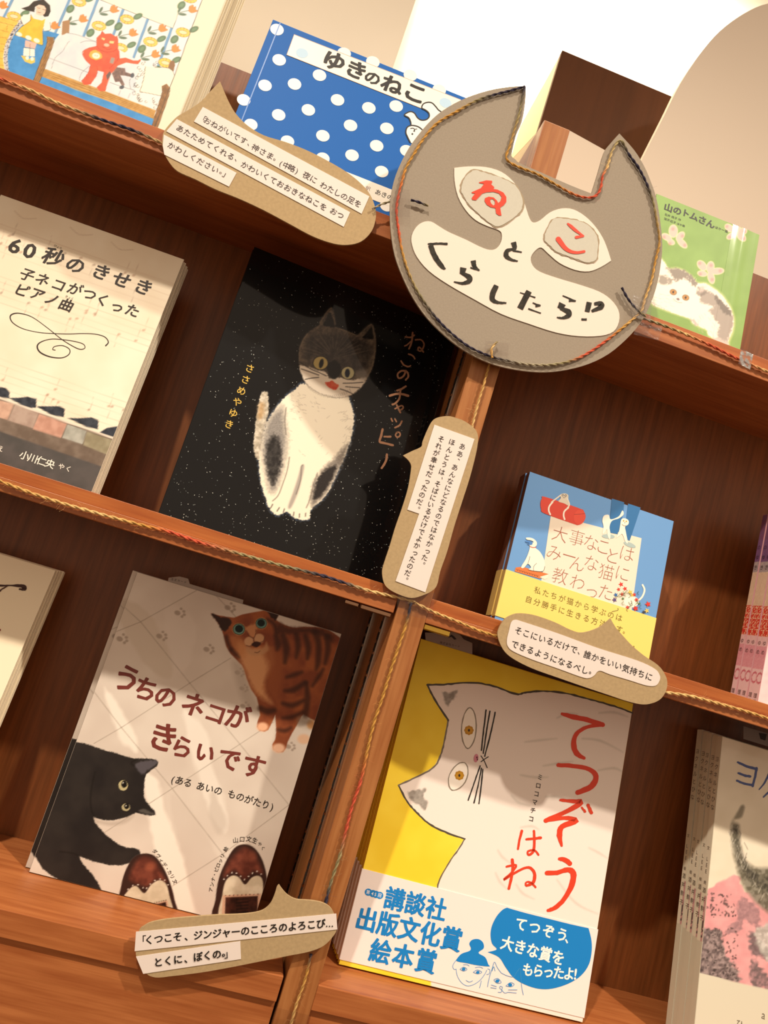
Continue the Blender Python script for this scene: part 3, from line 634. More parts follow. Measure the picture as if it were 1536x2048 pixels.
T.poly(c4([(912, 1098), (950, 1090), (985, 1080), (1045, 1085), (1046, 1102), (1034, 1120), (1068, 1150), (1058, 1168), (1100, 1175), (1160, 1205), (1190, 1250), (1190, 1300), (1165, 1335), (1128, 1358), (1134, 1400), (1141, 1440), (1115, 1441), (1086, 1420), (1078, 1365), (1030, 1355), (990, 1330), (967, 1292), (972, 1262), (1010, 1247), (1060, 1255), (1092, 1285), (1108, 1312), (1132, 1290), (1142, 1250), (1115, 1215), (1060, 1198), (990, 1202), (945, 1216), (905, 1258), (880, 1285), (842, 1280), (835, 1262), (870, 1216), (842, 1213), (832, 1203), (880, 1182), (930, 1160), (962, 1116), (912, 1108)]), RED, holes=(hole,))
T.build('brush_letter', cb, 'red painted letter'); T = Print(Frame(fe.o, fe.u, fe.v), 0.0004)
S(T, c5, [(425, 925), (450, 945), (490, 980), (530, 1010), (562, 1032)], [16, 28, 28, 20, 14], RED)
S(T, c5, [(562, 1034), (500, 1046)], [20, 26], RED)
S(T, c5, [(340, 1062), (362, 1092), (400, 1140), (450, 1172), (510, 1182), (570, 1172)], [46, 44, 38, 30, 24, 24], RED)
T.build('brush_letter', cb, 'red painted letter')
LET = [([(742, 265), (750, 300), (738, 320)], [30, 24, 12]), ([(738, 318), (795, 328)], [10, 7]), ([(752, 305), (704, 320), (697, 350), (725, 373), (770, 384)], [8, 24, 28, 16, 6]),
               ([(205, 276), (270, 274), (330, 276)], [8, 12, 12]), ([(222, 282), (248, 350), (295, 418), (318, 432)], [28, 30, 24, 4]),
               ([(490, 380), (500, 420), (530, 443)], [30, 22, 6]), ([(530, 444), (472, 424)], [5, 8]), ([(428, 425), (420, 465)], [36, 28]), ([(415, 458), (462, 482), (465, 508), (422, 523), (368, 513)], [12, 30, 28, 16, 5]),
               ([(636, 536), (612, 590), (612, 625), (645, 643), (698, 646)], [28, 32, 28, 16, 8]),
               ([(840, 572), (784, 682)], [33, 34]), ([(783, 581), (880, 612)], [5, 8]), ([(862, 645), (912, 664)], [5, 10]), ([(905, 662), (880, 662)], [12, 20]), ([(835, 682), (915, 710)], [9, 6]),
               ([(1050, 600), (1133, 635)], [6, 10]), ([(1125, 633), (1090, 630)], [8, 16]), ([(1050, 650), (1034, 682)], [40, 32]), ([(1034, 680), (1085, 700), (1086, 725), (1050, 740), (1014, 736)], [12, 32, 30, 14, 6]),
               ([(1217, 641), (1204, 702)], [30, 27]), ([(1168, 749), (1202, 749)], [12, 12]), ([(1248, 652), (1290, 650), (1290, 672), (1232, 698)], [16, 28, 30, 14]), ([(1240, 738), (1258, 746)], [20, 20])]
for a, b in ((0, 3), (3, 5), (5, 9), (9, 10), (10, 14), (14, 18), (18, 20), (20, 22)):
    T = Print(fm, 0.0004)
    for pts, w in LET[a:b]: S(T, c6, pts, [x*1.12 for x in w], INK, rough=0.35, n=6, cap=False)
    T.build('brush_letter', cb)
yp = c1([(718, 142), (640, 165), (560, 185), (470, 215), (370, 270), (270, 330), (200, 410), (150, 490), (110, 560), (90, 630), (72, 700), (62, 780), (75, 890), (90, 980), (120, 1080), (160, 1170), (210, 1250), (270, 1330), (340, 1400), (430, 1470), (540, 1520), (620, 1540), (720, 1560), (830, 1565), (930, 1550), (1020, 1515), (1120, 1450), (1210, 1380), (1270, 1330), (1312, 1290), (1330, 1230), (1365, 1130), (1385, 1030), (1405, 940), (1395, 850), (1375, 740), (1345, 650), (1300, 560), (1250, 490), (1207, 418), (1165, 470), (1140, 550), (1115, 600), (1105, 660), (1080, 700), (1030, 710), (960, 690), (870, 640), (780, 590), (700, 560), (640, 530), (622, 500), (640, 450), (660, 380), (690, 280), (705, 200), (716, 148)])
yarn('outline_yarn', on(FB, yp, 0.0022), arc_cols(FB, yp, [(0, 'n'), (2, 'n'), (3, 'o'), (4, 'g'), (8, 'g'), (10, 'r'), (12, 'r'), (13, 'g'), (15, 'o'), (17, 'n'), (20, 'n'), (22, 'y'), (24, 'o'), (25, 'r'), (26, 'r'), (27, 'g'), (29, 'c'), (32, 'g'), (35, 'o'), (36, 'n'), (38, 'n'), (39, 'o'), (41, 'c'), (42, 'r'), (45, 'r'), (47, 'g'), (51, 'g'), (54, 'o'), (56, 'n')]), 0.0017, cb, 0.5, 3)
for q, nm in (([(1240, 578), (1252, 600), (1270, 622), (1288, 636)], 'n'), ([(820, 404), (835, 408), (855, 416)], 'n'), ([(982, 718), (981, 700), (992, 686)], 'g')):
    yarn('yarn_stub', on(FB, q, 0.0042), [(0, nm), (0.6, 'n' if nm == 'n' else 'c'), (1, 'o')], 0.0016, cb, 2.0, 5)
tape(FB, [(1262, 592), (1300, 605), (1296, 645), (1254, 636)], None, cb, 0.0045); tape(FB, [(788, 382), (818, 384), (818, 440), (786, 436)], None, cb, 0.0045); tape(FB, [(968, 684), (1016, 690), (1012, 716), (966, 708)], None, cb, 0.0045)

def bubble(label, fr, outl, strips, texts, cr, name='speech_bubble_card', sharp=(), smooth_strip=False):
    r = empty(name, fr.P(cr(outl[len(outl)//2])), label, 'card', 'kraft speech bubbles')
    plate(fr, corners(cr(outl), sharp), 0.0022, KRAFT, 'card', r, True, 4)
    f2 = Frame(fr.o+fr.n*0.0006, fr.u, fr.v)
    for s in strips: plate(f2, cr(s), 0.0004, PAPER, 'paper_strip', r, smooth_strip, 4)
    t = Print(f2, 0.0002)
    for a in texts:
        txt, p0, p1, size, wt = a[:5]; t.text(txt, cr(p0), cr(p1), size/cr.s, flat('1d1712'), wt, len(a) > 5)
    t.build('printed_words', r); return r
d1 = Z(300, 160, 3.072); F1 = vframe(-0.0075)
bubble('kraft speech bubble card with three paper strips below the blue dotted book', F1,
       [(430, 8), (460, 80), (490, 145), (530, 210), (600, 280), (700, 340), (830, 380), (960, 430), (1080, 490), (1200, 560), (1290, 630), (1350, 700), (1385, 790), (1385, 860), (1360, 930), (1300, 990), (1220, 1012), (1130, 1005), (1000, 960), (850, 880), (700, 800), (550, 730), (400, 670), (280, 610), (170, 560), (115, 500), (85, 440), (75, 370), (90, 310), (150, 240), (190, 210), (260, 170), (320, 125), (370, 70)],
       [[(325, 165), (1348, 715), (1300, 822), (270, 255)], [(165, 240), (1230, 812), (1190, 902), (100, 315)], [(85, 335), (532, 570), (485, 655), (88, 458), (78, 400)]],
       [('\u300c', (322, 236), (323, 236.5), 46, 0), ('おねがいです', (352, 252), (575, 372), 47, 0), ('、', (622, 395), (622, 395), 46, 0), ('神さま', (648, 418), (738, 466), 48, 0), ('。', (782, 486), (782, 486), 46, 0), ('(中略)', (805, 512), (903, 558), 46, 0), ('夜に', (962, 588), (1005, 612), 48, 0), ('わたしの足を', (1068, 650), (1277, 760), 47, 0),
        ('あたためてくれる', (185, 300), (497, 470), 47, 0), ('、', (545, 490), (545, 490), 46, 0), ('かわいくておおきなねこを', (582, 524), (1065, 780), 47, 0), ('おつ', (1128, 808), (1170, 832), 46, 0),
        ('かわしください', (132, 405), (400, 550), 47, 0), ('。', (452, 568), (452, 568), 46, 0), ('\u300d', (470, 585), (470, 585), 46, 0)], d1, sharp=(0,))
d2 = Z(740, 820, 5.12); F2 = vframe(-0.0075)
bubble('tall kraft speech bubble card with vertical words taped to the divider', F2,
       [(800, 62), (880, 80), (970, 115), (1060, 180), (1100, 240), (1105, 330), (1080, 470), (1020, 700), (940, 950), (860, 1200), (790, 1450), (720, 1650), (690, 1780), (650, 1840), (560, 1890), (430, 1925), (300, 1890), (190, 1830), (140, 1760), (125, 1650), (150, 1550), (200, 1400), (260, 1200), (330, 1000), (390, 800), (420, 620), (420, 560), (390, 510), (338, 465), (430, 420), (525, 375), (540, 320), (590, 200), (640, 110), (700, 75)],
       [[(660, 150), (1070, 297), (567, 1867), (262, 1752), (503, 1062), (382, 1020)]],
       [('ああ', (945, 375), (920, 452), 70, 0.003, 1), ('、', (892, 525), (892, 526), 70, 0, 1), ('あんなにどなるのではなかった', (868, 588), (560, 1512), 70, 0.003, 1), ('。', (535, 1585), (534, 1590), 70, 0, 1),
        ('ほんとうは', (838, 330), (735, 635), 70, 0.003, 1), ('、', (712, 700), (711, 701), 70, 0, 1), ('そばにいるだけでよかったのだ', (692, 758), (386, 1668), 70, 0.003, 1), ('。', (360, 1740), (359, 1744), 70, 0, 1),
        ('それが幸せだったのだ', (728, 298), (508, 940), 70, 0.003, 1), ('。', (482, 1015), (481, 1019), 70, 0, 1)], d2, sharp=(28,))
d3 = Z(960, 1220, 3.84); F3 = vframe(-0.0075)
bubble('kraft speech bubble card with two rounded lines below the small blue book', F3,
       [(310, 25), (400, 35), (500, 65), (600, 105), (680, 145), (760, 172), (830, 165), (900, 140), (950, 110), (1003, 65), (1040, 130), (1100, 200), (1170, 275), (1260, 350), (1350, 410), (1400, 460), (1435, 530), (1435, 600), (1400, 670), (1340, 710), (1250, 725), (1130, 700), (980, 650), (800, 590), (600, 520), (430, 460), (300, 400), (210, 340), (160, 270), (135, 190), (150, 130), (190, 70), (250, 35)],
       [[(270, 75), (330, 90), (600, 180), (900, 290), (1200, 385), (1340, 450), (1380, 500), (1380, 540), (1350, 580), (1280, 580), (1150, 540), (1000, 495), (930, 468), (900, 475), (880, 500), (840, 522), (780, 515), (600, 450), (400, 380), (260, 320), (215, 280), (207, 230), (225, 150), (240, 95)]],
       [('そこにいるだけで', (295, 160), (720, 303), 62, 0.006), ('、', (778, 322), (778, 322), 60, 0), ('誰かをいい気持ちに', (825, 345), (1297, 512), 62, 0.006), ('できるようになるべし', (268, 265), (805, 462), 62, 0.006), ('。', (866, 472), (866, 472), 60, 0.005)], d3, sharp=(9,), smooth_strip=True)
d4 = Z(260, 1740, 3.49); F4 = vframe(-0.0075)
bubble('kraft speech bubble card with bold words at the foot of the divider', F4,
       [(1040, 103), (1062, 135), (1100, 175), (1160, 205), (1250, 212), (1330, 225), (1390, 255), (1425, 310), (1445, 400), (1420, 460), (1350, 530), (1250, 570), (1100, 600), (900, 640), (700, 680), (500, 715), (300, 740), (180, 750), (110, 720), (60, 640), (40, 570), (60, 430), (100, 390), (150, 365), (250, 345), (400, 330), (600, 315), (760, 310), (860, 300), (930, 280), (980, 235), (1010, 170), (1025, 120)],
       [[(42, 432), (1440, 305), (1447, 415), (32, 567)], [(42, 605), (770, 497), (775, 622), (92, 725)]],
       [('\u300c', (80, 490), (81, 489.9), 66, 0.012), ('くつこそ', (134, 488), (332, 466), 68, 0.022), ('、', (412, 462), (413, 461.9), 66, 0.02), ('ジンジャーのこころのよろこび', (475, 455), (1332, 374), 68, 0.022), ('…', (1394, 372), (1395, 372), 60, 0.022),
        ('とくに', (198, 642), (336, 622), 68, 0.022), ('、', (410, 616), (411, 615.9), 66, 0.02), ('ぼくの', (475, 604), (607, 586), 68, 0.022), ('。', (672, 572), (672, 572), 66, 0.02), ('\u300d', (690, 582), (690, 582), 66, 0.012)], d4, sharp=(0,))

# yarn garlands along the shelf edges and down the divider
FY = vframe(-0.0030)
def garland(label, pts, cols, r=0.0020, fr=FY, lift=0.0, seed=1, fz=1.0):
    o = yarn('yarn_garland', on(fr, pts, lift), arc_cols(fr, pts, cols), r, None, fz, seed)
    return tag(o, label, 'yarn', 'variegated yarn garlands')
garland('variegated yarn along the top shelf edge below the orange cat book', [(-70, 132), (0, 157), (60, 180), (120, 208), (200, 238), (270, 262), (332, 290)], [(0, 'r'), (1, 'r'), (2, 'c'), (3, 'c'), (4, 'n'), (5, 'n'), (6, 'c')], seed=1)
garland('short pale yarn between the top speech bubble and the cat board', [(745, 418), (765, 408), (790, 402), (822, 405)], [(0, 'y'), (3, 'o')], 0.0015, vframe(-0.0105), seed=2)
garland('variegated yarn along the top shelf edge right of the cat board', [(1284, 636), (1330, 652), (1370, 668), (1420, 690), (1470, 715), (1536, 744), (1620, 782)], [(0, 'y'), (1, 'o'), (2, 'c'), (3, 'r'), (4, 'r'), (5, 'c'), (6, 'c')], seed=3)
garland('multicoloured yarn along the middle shelf edge left of the divider', [(-60, 938), (0, 962), (60, 985), (120, 1005), (200, 1028), (290, 1052), (340, 1064), (400, 1085), (480, 1108), (560, 1130), (640, 1150), (690, 1166), (740, 1182), (800, 1196), (830, 1204)], [(0, 'g'), (4, 'c'), (5, 'g'), (6, 'r'), (7, 'r'), (8, 'o'), (9, 'o'), (10, 'n'), (11, 'n'), (12, 'c'), (14, 'c')], seed=4)
garland('golden yarn along the middle shelf edge right of the divider', [(830, 1206), (870, 1225), (920, 1245), (960, 1262), (1000, 1274)], [(0, 'c'), (4, 'g')], 0.0018, seed=5)
garland('golden yarn between the rounded speech bubble and the right frame edge', [(1325, 1384), (1380, 1392), (1440, 1408), (1500, 1425), (1536, 1437), (1620, 1464)], [(0, 'c'), (5, 'g')], seed=6)
garland('golden yarn hanging from the cat board to the tall speech bubble', [(984, 712), (974, 745), (966, 775), (958, 800), (950, 830), (944, 856)], [(0, 'g'), (5, 'c')], 0.0016, vframe(-0.0040), seed=7)
garland('yarn taped down the divider between the two lower book bays', [(822, 1204), (818, 1225), (810, 1255), (795, 1300), (780, 1345), (765, 1395), (748, 1445), (735, 1500), (722, 1560), (705, 1610), (692, 1660), (680, 1710), (665, 1755), (655, 1790), (650, 1812)], [(0, 'n'), (1, 'n'), (2, 'g'), (7, 'g'), (8, 'r'), (10, 'r'), (11, 'o'), (12, 'o'), (13, 'n'), (14, 'n')], 0.0019, seed=8, fz=2.0)
garland('yarn end running down the divider below the lowest speech bubble', [(622, 1908), (614, 1945), (605, 1975), (594, 2005), (584, 2040), (570, 2090)], [(0, 'n'), (1, 'g'), (5, 'c')], 0.0017, seed=9, fz=2.0)
for q, lb in (([(795, 1180), (868, 1186), (862, 1240), (790, 1226)], 'crumpled clear tape holding yarn where divider and middle shelf meet'), ([(1270, 645), (1320, 656), (1312, 684), (1262, 672)], 'clear tape on the top shelf edge beside the cat board'),
              ([(1476, 700), (1500, 712), (1494, 742), (1470, 730)], 'clear tape on the top shelf edge near the right frame edge'), ([(552, 2008), (620, 2024), (600, 2100), (530, 2080)], 'clear tape at the bottom of the divider over the yarn')):
    tape(vframe(-0.0006), q, lb, None, 0.0052 if 'yarn' in lb else 0.0052)

# --- picture book with black cat, tabby and shoes ------------------------------------
b = B['uchi']; gu = Z(40, 1120, 2.194); gt = Z(400, 1190, 5.12); gk = Z(60, 1450, 5.533)
UG = mat('matt_print', rough=0.5, spec=0.22, attr=True)
p = Paint(b.fr, 0.0004, b.w-0.0004, 0.0004, b.h-0.0004, 1.7, 'e2d9cc')
p.put(p.all(), 'e3dacd', 1, 'd3c7ba', 90, hard=0.7)
for q, c, o in (([(430, 180), (560, 230), (660, 420), (650, 520), (560, 470), (450, 300)], 'c9bba8', 0.5), ([(720, 660), (820, 760), (840, 900), (900, 1060), (900, 1200), (820, 1080), (780, 940), (740, 800)], 'f1ebdf', 0.7),
                ([(370, 560), (400, 590), (455, 680), (500, 750), (512, 840), (450, 800), (420, 740), (385, 640)], 'f3ecdf', 0.9), ([(545, 920), (610, 980), (640, 1100), (690, 1230), (725, 1330), (745, 1440), (780, 1570), (700, 1560), (640, 1400), (600, 1290), (570, 1180), (560, 1080), (545, 1000)], 'f6f0e3', 0.85),
                ([(660, 1030), (740, 1090), (840, 1240), (900, 1400), (860, 1560), (780, 1570), (745, 1440), (725, 1330), (690, 1230)], 'd2c6b9', 0.6), ([(845, 1010), (890, 1100), (900, 1180), (860, 1200), (830, 1110)], 'cabfb2', 0.6), ([(640, 180), (760, 260), (760, 400), (700, 500), (650, 360)], 'ddd2c6', 0.5)):
    p.put(p.poly(gu(q), soft=8, jit=3, jsc=14), c, o)
for q in ([(440, 190), (530, 272), (745, 540), (965, 808), (1178, 1072), (1300, 1225)], [(325, 578), (445, 735), (668, 1003), (890, 1290), (1110, 1570)], [(855, 150), (925, 225), (1000, 310)], [(395, 325), (528, 272), (790, 125)], [(325, 805), (445, 735), (745, 540), (925, 430)], [(372, 1195), (668, 1003), (965, 808), (1110, 712)], [(670, 1430), (890, 1290), (1180, 1075)]):
    p.put(p.line(gu(q), 1.0, smooth=False, soft=1.6), '77695a', 0.75, mod=lambda x, y: 0.6+0.4*vnoise(x, y, 8, 2))
for c0, s in (((705, 228), 1), ((925, 205), 1), ((625, 330), 1), ((452, 342), 1.05), ((832, 388), 1), ((967, 490), 0.9), ((985, 560), 0.8), ((990, 638), 0.9), ((1190, 815), 0.9)):
    x, y = c0
    for dx, dy, r1, r2 in ((-14, 4, 13, 10), (14, -2, 7, 5.5), (16, 12, 6.5, 5.5), (6, 20, 6, 6), (2, -14, 6, 5)): p.put(p.ell(gu((x+dx*s, y+dy*s)), r1*s/2.1, r2*s/2.1, 20, 1.6), '9c8d7f', 0.75)
# soft cast shade painted round the animals
p.put(p.poly(gt([(330, 700), (430, 720), (520, 960), (600, 1130), (600, 1240), (480, 1160), (400, 980)]), soft=14), 'b7aa9c', 0.6)
# tabby
tb = gt([(110, 185), (200, 210), (290, 225), (350, 232), (430, 200), (530, 180), (620, 165), (710, 148), (760, 155), (815, 180), (800, 215), (780, 255), (830, 290), (920, 325), (980, 335), (1060, 325), (1200, 328), (1300, 345), (1370, 390), (1440, 440), (1420, 560), (1380, 700), (1330, 880), (1280, 1060), (1230, 1200), (1180, 1290), (1120, 1260), (1060, 1220), (1040, 1240), (1000, 1320), (940, 1420), (900, 1500), (880, 1570), (850, 1610), (790, 1610), (745, 1580), (740, 1530), (770, 1480), (780, 1400), (775, 1300), (770, 1230), (740, 1300), (700, 1380), (660, 1400), (610, 1390), (582, 1350), (590, 1290), (615, 1230), (600, 1130), (580, 1050), (520, 960), (480, 860), (450, 760), (430, 720), (370, 660), (310, 600), (270, 530), (245, 430), (220, 350), (170, 270)])
p.put(p.poly(tb, smooth=False, soft=1.5), 'a85f35', 1, '86452a', 26)
def shade(q, c, o=0.8, soft=14, jit=1.5, z=gt): p.put(p.poly(z(q), soft=soft, jit=jit, jsc=4), c, o)
def hair(q, w, c, o=0.8, soft=5, z=gt): p.put(p.line(z(q), [x/z.s for x in w] if isinstance(w, list) else w/z.s, soft=soft), c, o)
shade([(400, 480), (520, 540), (640, 540), (740, 560), (760, 700), (680, 850), (660, 960), (710, 1060), (740, 1110), (640, 1060), (550, 970), (490, 860), (450, 740), (390, 620)], 'd9a070', 0.95, 12)
shade([(300, 420), (420, 430), (480, 520), (440, 640), (340, 560)], 'c58250', 0.7, 12)
shade([(800, 280), (900, 330), (1060, 335), (1250, 350), (1360, 420), (1350, 480), (1200, 400), (1000, 390), (850, 400), (790, 380)], '4d2a1d', 0.85, 9)
shade([(640, 560), (820, 560), (860, 760), (820, 1000), (800, 1120), (720, 1030), (680, 900), (700, 720)], '9a5631', 0.8, 14)
for q, w in (([(850, 420), (885, 540), (870, 690)], [60, 70, 40]), ([(985, 400), (1005, 520), (985, 640)], [50, 60, 30]), ([(1080, 420), (1110, 540), (1100, 650)], [50, 60, 30]), ([(1180, 380), (1215, 500), (1210, 680), (1190, 760)], [70, 60, 60, 30]), ([(1300, 430), (1310, 560), (1280, 700)], [60, 60, 40]), ([(890, 840), (960, 820), (1040, 790)], [30, 50, 30]), ([(870, 980), (960, 970), (1070, 900)], [30, 60, 50]), ([(850, 1110), (950, 1130), (1060, 1080)], [40, 56, 40]), ([(850, 1260), (940, 1250), (1050, 1200)], [30, 50, 40]), ([(800, 1380), (870, 1390), (930, 1360)], [30, 40, 30]), ([(620, 1160), (690, 1190), (760, 1180)], [60, 70, 50]), ([(1090, 900), (1100, 1060), (1080, 1230)], [40, 60, 60]), ([(1150, 930), (1220, 830), (1260, 760)], [30, 40, 30]), ([(780, 420), (800, 500), (790, 560)], [50, 70, 30]), ([(320, 560), (370, 610), (400, 640)], [40, 40, 20]), ([(690, 250), (760, 300), (780, 380)], [30, 50, 40]), ([(270, 430), (290, 500), (320, 560)], [40, 40, 30])):
    hair(q, w, '3d2219', 0.72, 7)
shade([(115, 190), (210, 225), (300, 245), (320, 290), (290, 340), (235, 370), (175, 275)], '33201a', 0.95, 3)
shade([(690, 160), (770, 158), (815, 182), (795, 225), (770, 260), (730, 230)], '301d18', 0.95, 3)
shade([(470, 330), (570, 300), (578, 380), (552, 435), (510, 420)], 'cf9263', 0.9, 4)
for c0, rx, ry in (((502, 476), 48, 48), ((606, 446), 52, 50)): p.put(p.ell(gt(c0), rx/5.1, ry/5.1, soft=2.5), 'd4a67c', 0.95)
p.put(p.poly(gt([(480, 530), (560, 560), (650, 540), (680, 480), (700, 560), (640, 610), (540, 620), (480, 580)]), soft=5), 'c4946a', 0.8)
for c0, r, c in (((398, 350), 68, 'c9935f'), ((628, 290), 64, 'c9935f'), ((398, 350), 62, '223832'), ((628, 290), 58, '223832'), ((398, 350), 54, '7aa598'), ((628, 290), 51, '6f9f95'), ((400, 346), 42, '12201d'), ((626, 286), 40, '12201d')): p.put(p.ell(gt(c0), r/5.1, r*0.93/5.1, soft=1.4), c)
p.put(p.poly(gt([(525, 510), (560, 478), (600, 480), (625, 495), (600, 525), (570, 535)]), soft=1.5), '3b1b13')
for q in ([(475, 515), (500, 525), (535, 515)], [(548, 478), (545, 445), (500, 415), (480, 370)], [(600, 490), (650, 470), (662, 430)], [(560, 588), (590, 590), (615, 572)], [(552, 440), (570, 400), (572, 350)]): hair(q, 6, '4a2519', 0.8, 1.5)
for c0, rx, ry, c in (((640, 1350), 58, 46, 'efbb96'), ((805, 1568), 64, 48, 'f2c6a6'), ((1135, 1325), 40, 48, 'd9a671'), ((1062, 1475), 64, 50, 'e6bf9e')): p.put(p.ell(gt(c0), rx/5.1, ry/5.1, soft=5), c, 0.95)
p.put(p.poly(gt([(1000, 1250), (1100, 1250), (1140, 1300), (1060, 1340), (1000, 1340)]), soft=6), '8f8478', 0.5)
# black cat
bk = gk([(460, 175), (520, 190), (600, 200), (700, 235), (830, 280), (950, 310), (1060, 345), (1150, 370), (1250, 368), (1340, 372), (1400, 385), (1425, 415), (1400, 460), (1340, 500), (1290, 540), (1270, 600), (1262, 700), (1262, 800), (1290, 850), (1340, 910), (1385, 960), (1385, 995), (1340, 1005), (1260, 990), (1170, 970), (1100, 1005), (1020, 1035), (900, 1055), (800, 1050), (730, 1025), (700, 1015), (720, 1080), (780, 1150), (870, 1240), (980, 1320), (1080, 1360), (1150, 1358), (1210, 1385), (1225, 1430), (1190, 1480), (1110, 1525), (1000, 1555), (880, 1550), (700, 1510), (540, 1450), (590, 1540), (680, 1640), (750, 1740), (830, 1920), (560, 1850), (340, 1725), (230, 1660), (140, 1590), (90, 1510), (50, 1440), (0, 1400), (-60, 1300), (200, 700)])
p.put(p.poly(gk([(700, 1015), (760, 1050), (900, 1075), (1040, 1050), (1150, 1000), (1060, 1080), (900, 1110), (760, 1090), (740, 1110)]), soft=8), 'b3a698', 0.7)
p.put(p.poly(bk, smooth=False, soft=1.6, jit=0.8, jsc=2), '2e2926', 1, '231f1e', 40)
for q in ([(720, 520), (690, 650), (670, 800), (680, 940), (720, 1020)], [(1180, 380), (1120, 420), (1180, 470)], [(540, 1450), (480, 1420), (330, 1400)]): hair(q, 16, '15120f', 0.6, 3, gk)
shade([(1160, 440), (1260, 398), (1390, 390), (1405, 425), (1300, 500), (1240, 545)], '5d5960', 0.85, 4, z=gk); shade([(1200, 950), (1250, 925), (1320, 950), (1378, 985), (1300, 988)], '5d5852', 0.85, 3, z=gk)
for c0, rx, ry, c in (((1032, 665), 58, 64, '171310'), ((1062, 908), 52, 48, '171310'), ((1032, 668), 52, 58, 'bdb489'), ((1062, 910), 46, 42, 'b4ab84'), ((1042, 655), 32, 38, '120f0d'), ((1070, 900), 29, 29, '120f0d')): p.put(p.ell(gk(c0), rx/5.5, ry/5.5, soft=1.2), c)
p.put(p.ell(gk((1030, 640)), 1.4, 1.4), 'f2efe0'); p.put(p.ell(gk((1062, 893)), 1.2, 1.2), 'f2efe0')
# shoes
for out, brown, cream, thro, dots in (
    ([(438, 1500), (442, 1440), (460, 1370), (495, 1310), (540, 1288), (590, 1298), (630, 1350), (660, 1420), (678, 1490), (682, 1560), (520, 1540)], [(480, 1400), (505, 1330), (545, 1300), (590, 1320), (620, 1370), (640, 1410), (600, 1400), (560, 1430), (520, 1420)], [(462, 1490), (480, 1445), (510, 1430), (545, 1462), (575, 1425), (610, 1405), (640, 1420), (655, 1470), (668, 1560), (560, 1560)], [(560, 1520), (640, 1500), (650, 1560), (560, 1560)], [(462, 1470), (475, 1445), (495, 1428), (518, 1425), (540, 1438), (556, 1440), (572, 1422), (592, 1406), (615, 1400), (635, 1405), (650, 1425)]),
    ([(856, 1580), (858, 1490), (872, 1400), (900, 1330), (940, 1265), (985, 1247), (1030, 1265), (1065, 1320), (1084, 1400), (1082, 1480), (1068, 1580)], [(895, 1390), (915, 1330), (955, 1280), (992, 1262), (1028, 1290), (1052, 1340), (1062, 1375), (1020, 1365), (985, 1400), (940, 1362)], [(880, 1580), (888, 1470), (902, 1410), (930, 1385), (960, 1392), (987, 1424), (1015, 1395), (1042, 1385), (1062, 1400), (1066, 1450), (1052, 1580)], [(902, 1480), (1044, 1474), (1040, 1580), (898, 1580)], [(895, 1400), (910, 1385), (930, 1372), (950, 1374), (968, 1388), (985, 1402), (1003, 1388), (1020, 1374), (1040, 1366), (1058, 1378)])):
    p.put(p.poly(gu(out), soft=5), 'a99c8e', 0.4); p.put(p.poly(gu(out), soft=1.8), '37211b'); p.put(p.poly(gu(brown), soft=9), '7a4030', 1, '5c2d22', 12)
    p.put(p.poly(gu(cream), soft=2), 'ddd1b8', 1, 'cabda2', 14)
    q = np.array(gu(thro)); ce = q.mean(0); p.put(p.poly(ce+(q-ce)*1.18, smooth=False, soft=2), 'cda58a'); p.put(p.poly(q, smooth=False, soft=2), '48261c', 1, '2c1712', 8)
    for d in dots: p.put(p.ell(gu(d), 1.5, 1.5, soft=1), 'e9dfd2', 0.9)
    for k in range(9):
        a = q[0]+(q[1]-q[0])*k/8-np.array([0, 3.5]); p.put(p.ell(a, 1.2, 1.2, soft=1), '4a2a20', 0.9)
for k in range(6): hair([(950, 1490+k*14), (1000, 1486+k*14)], 6, '17100d', 0.8, 2, gu)
p.put(p.ell(gu((572, 1345)), 10, 8, soft=8), 'a25a40', 0.7); p.put(p.ell(gu((1020, 1300)), 8, 10, soft=8), '91503b', 0.6)
p.build('printed_picture', b.root, UG)
MR = flat('74322a', 0.4, 0.4); a0 = math.radians(16.5)
for ch, c0, sz, w, dr in (('う', (470, 522), 128, 0.026, 10), ('ち', (552, 568), 112, 0.026, 10), ('の', (640, 600), 104, 0.026, 0), ('ネ', (762, 636), 110, 0.026, 4), ('コ', (858, 674), 98, 0.026, 2), ('が', (955, 690), 112, 0.026, -8),
                          ('き', (630, 778), 136, 0.026, -4), ('ら', (712, 822), 104, 0.025, 0), ('い', (812, 846), 92, 0.034, -6), ('で', (918, 876), 106, 0.026, -10), ('す', (1025, 906), 108, 0.026, -6)):
    letters(b, [(ch, gu(c0), sz/gu.s, a0+math.radians(dr)*0.4, w)], MR)
t = Print(b.fr, 0.0004); K = '2a211b'
for tx, q0, q1 in (('(', (672, 962), (672, 962)), ('ある', (700, 968), (737, 978)), ('あいの', (793, 993), (870, 1012)), ('ものがたり', (930, 1028), (1078, 1074)), (')', (1106, 1082), (1106, 1082))):
    t.text(tx, gu(q0), gu(q1), 40/gu.s, K, 0.012, tilt=len(tx) > 1)
for ch, c0, a in [('ダ', (592, 1278), 52), ('ヴ', (607, 1298), 54), ('ィ', (621, 1318), 58), ('デ', (634, 1336), 60), ('・', (646, 1354), 62), ('カ', (657, 1370), 64), ('リ', (668, 1388), 66), ('文', (680, 1411), 68), ('ア', (838, 1446), -80), ('ン', (843, 1423), -80), ('ナ', (848, 1400), -78), ('・', (854, 1380), -76), ('ピ', (862, 1359), -72), ('ロ', (870, 1339), -70), ('ッ', (880, 1319), -66), ('リ', (889, 1298), -64), ('絵', (903, 1268), -60)]:
    t.glyph_at(ch, gu(c0), 21/gu.s, K, math.radians(a), 0.008)
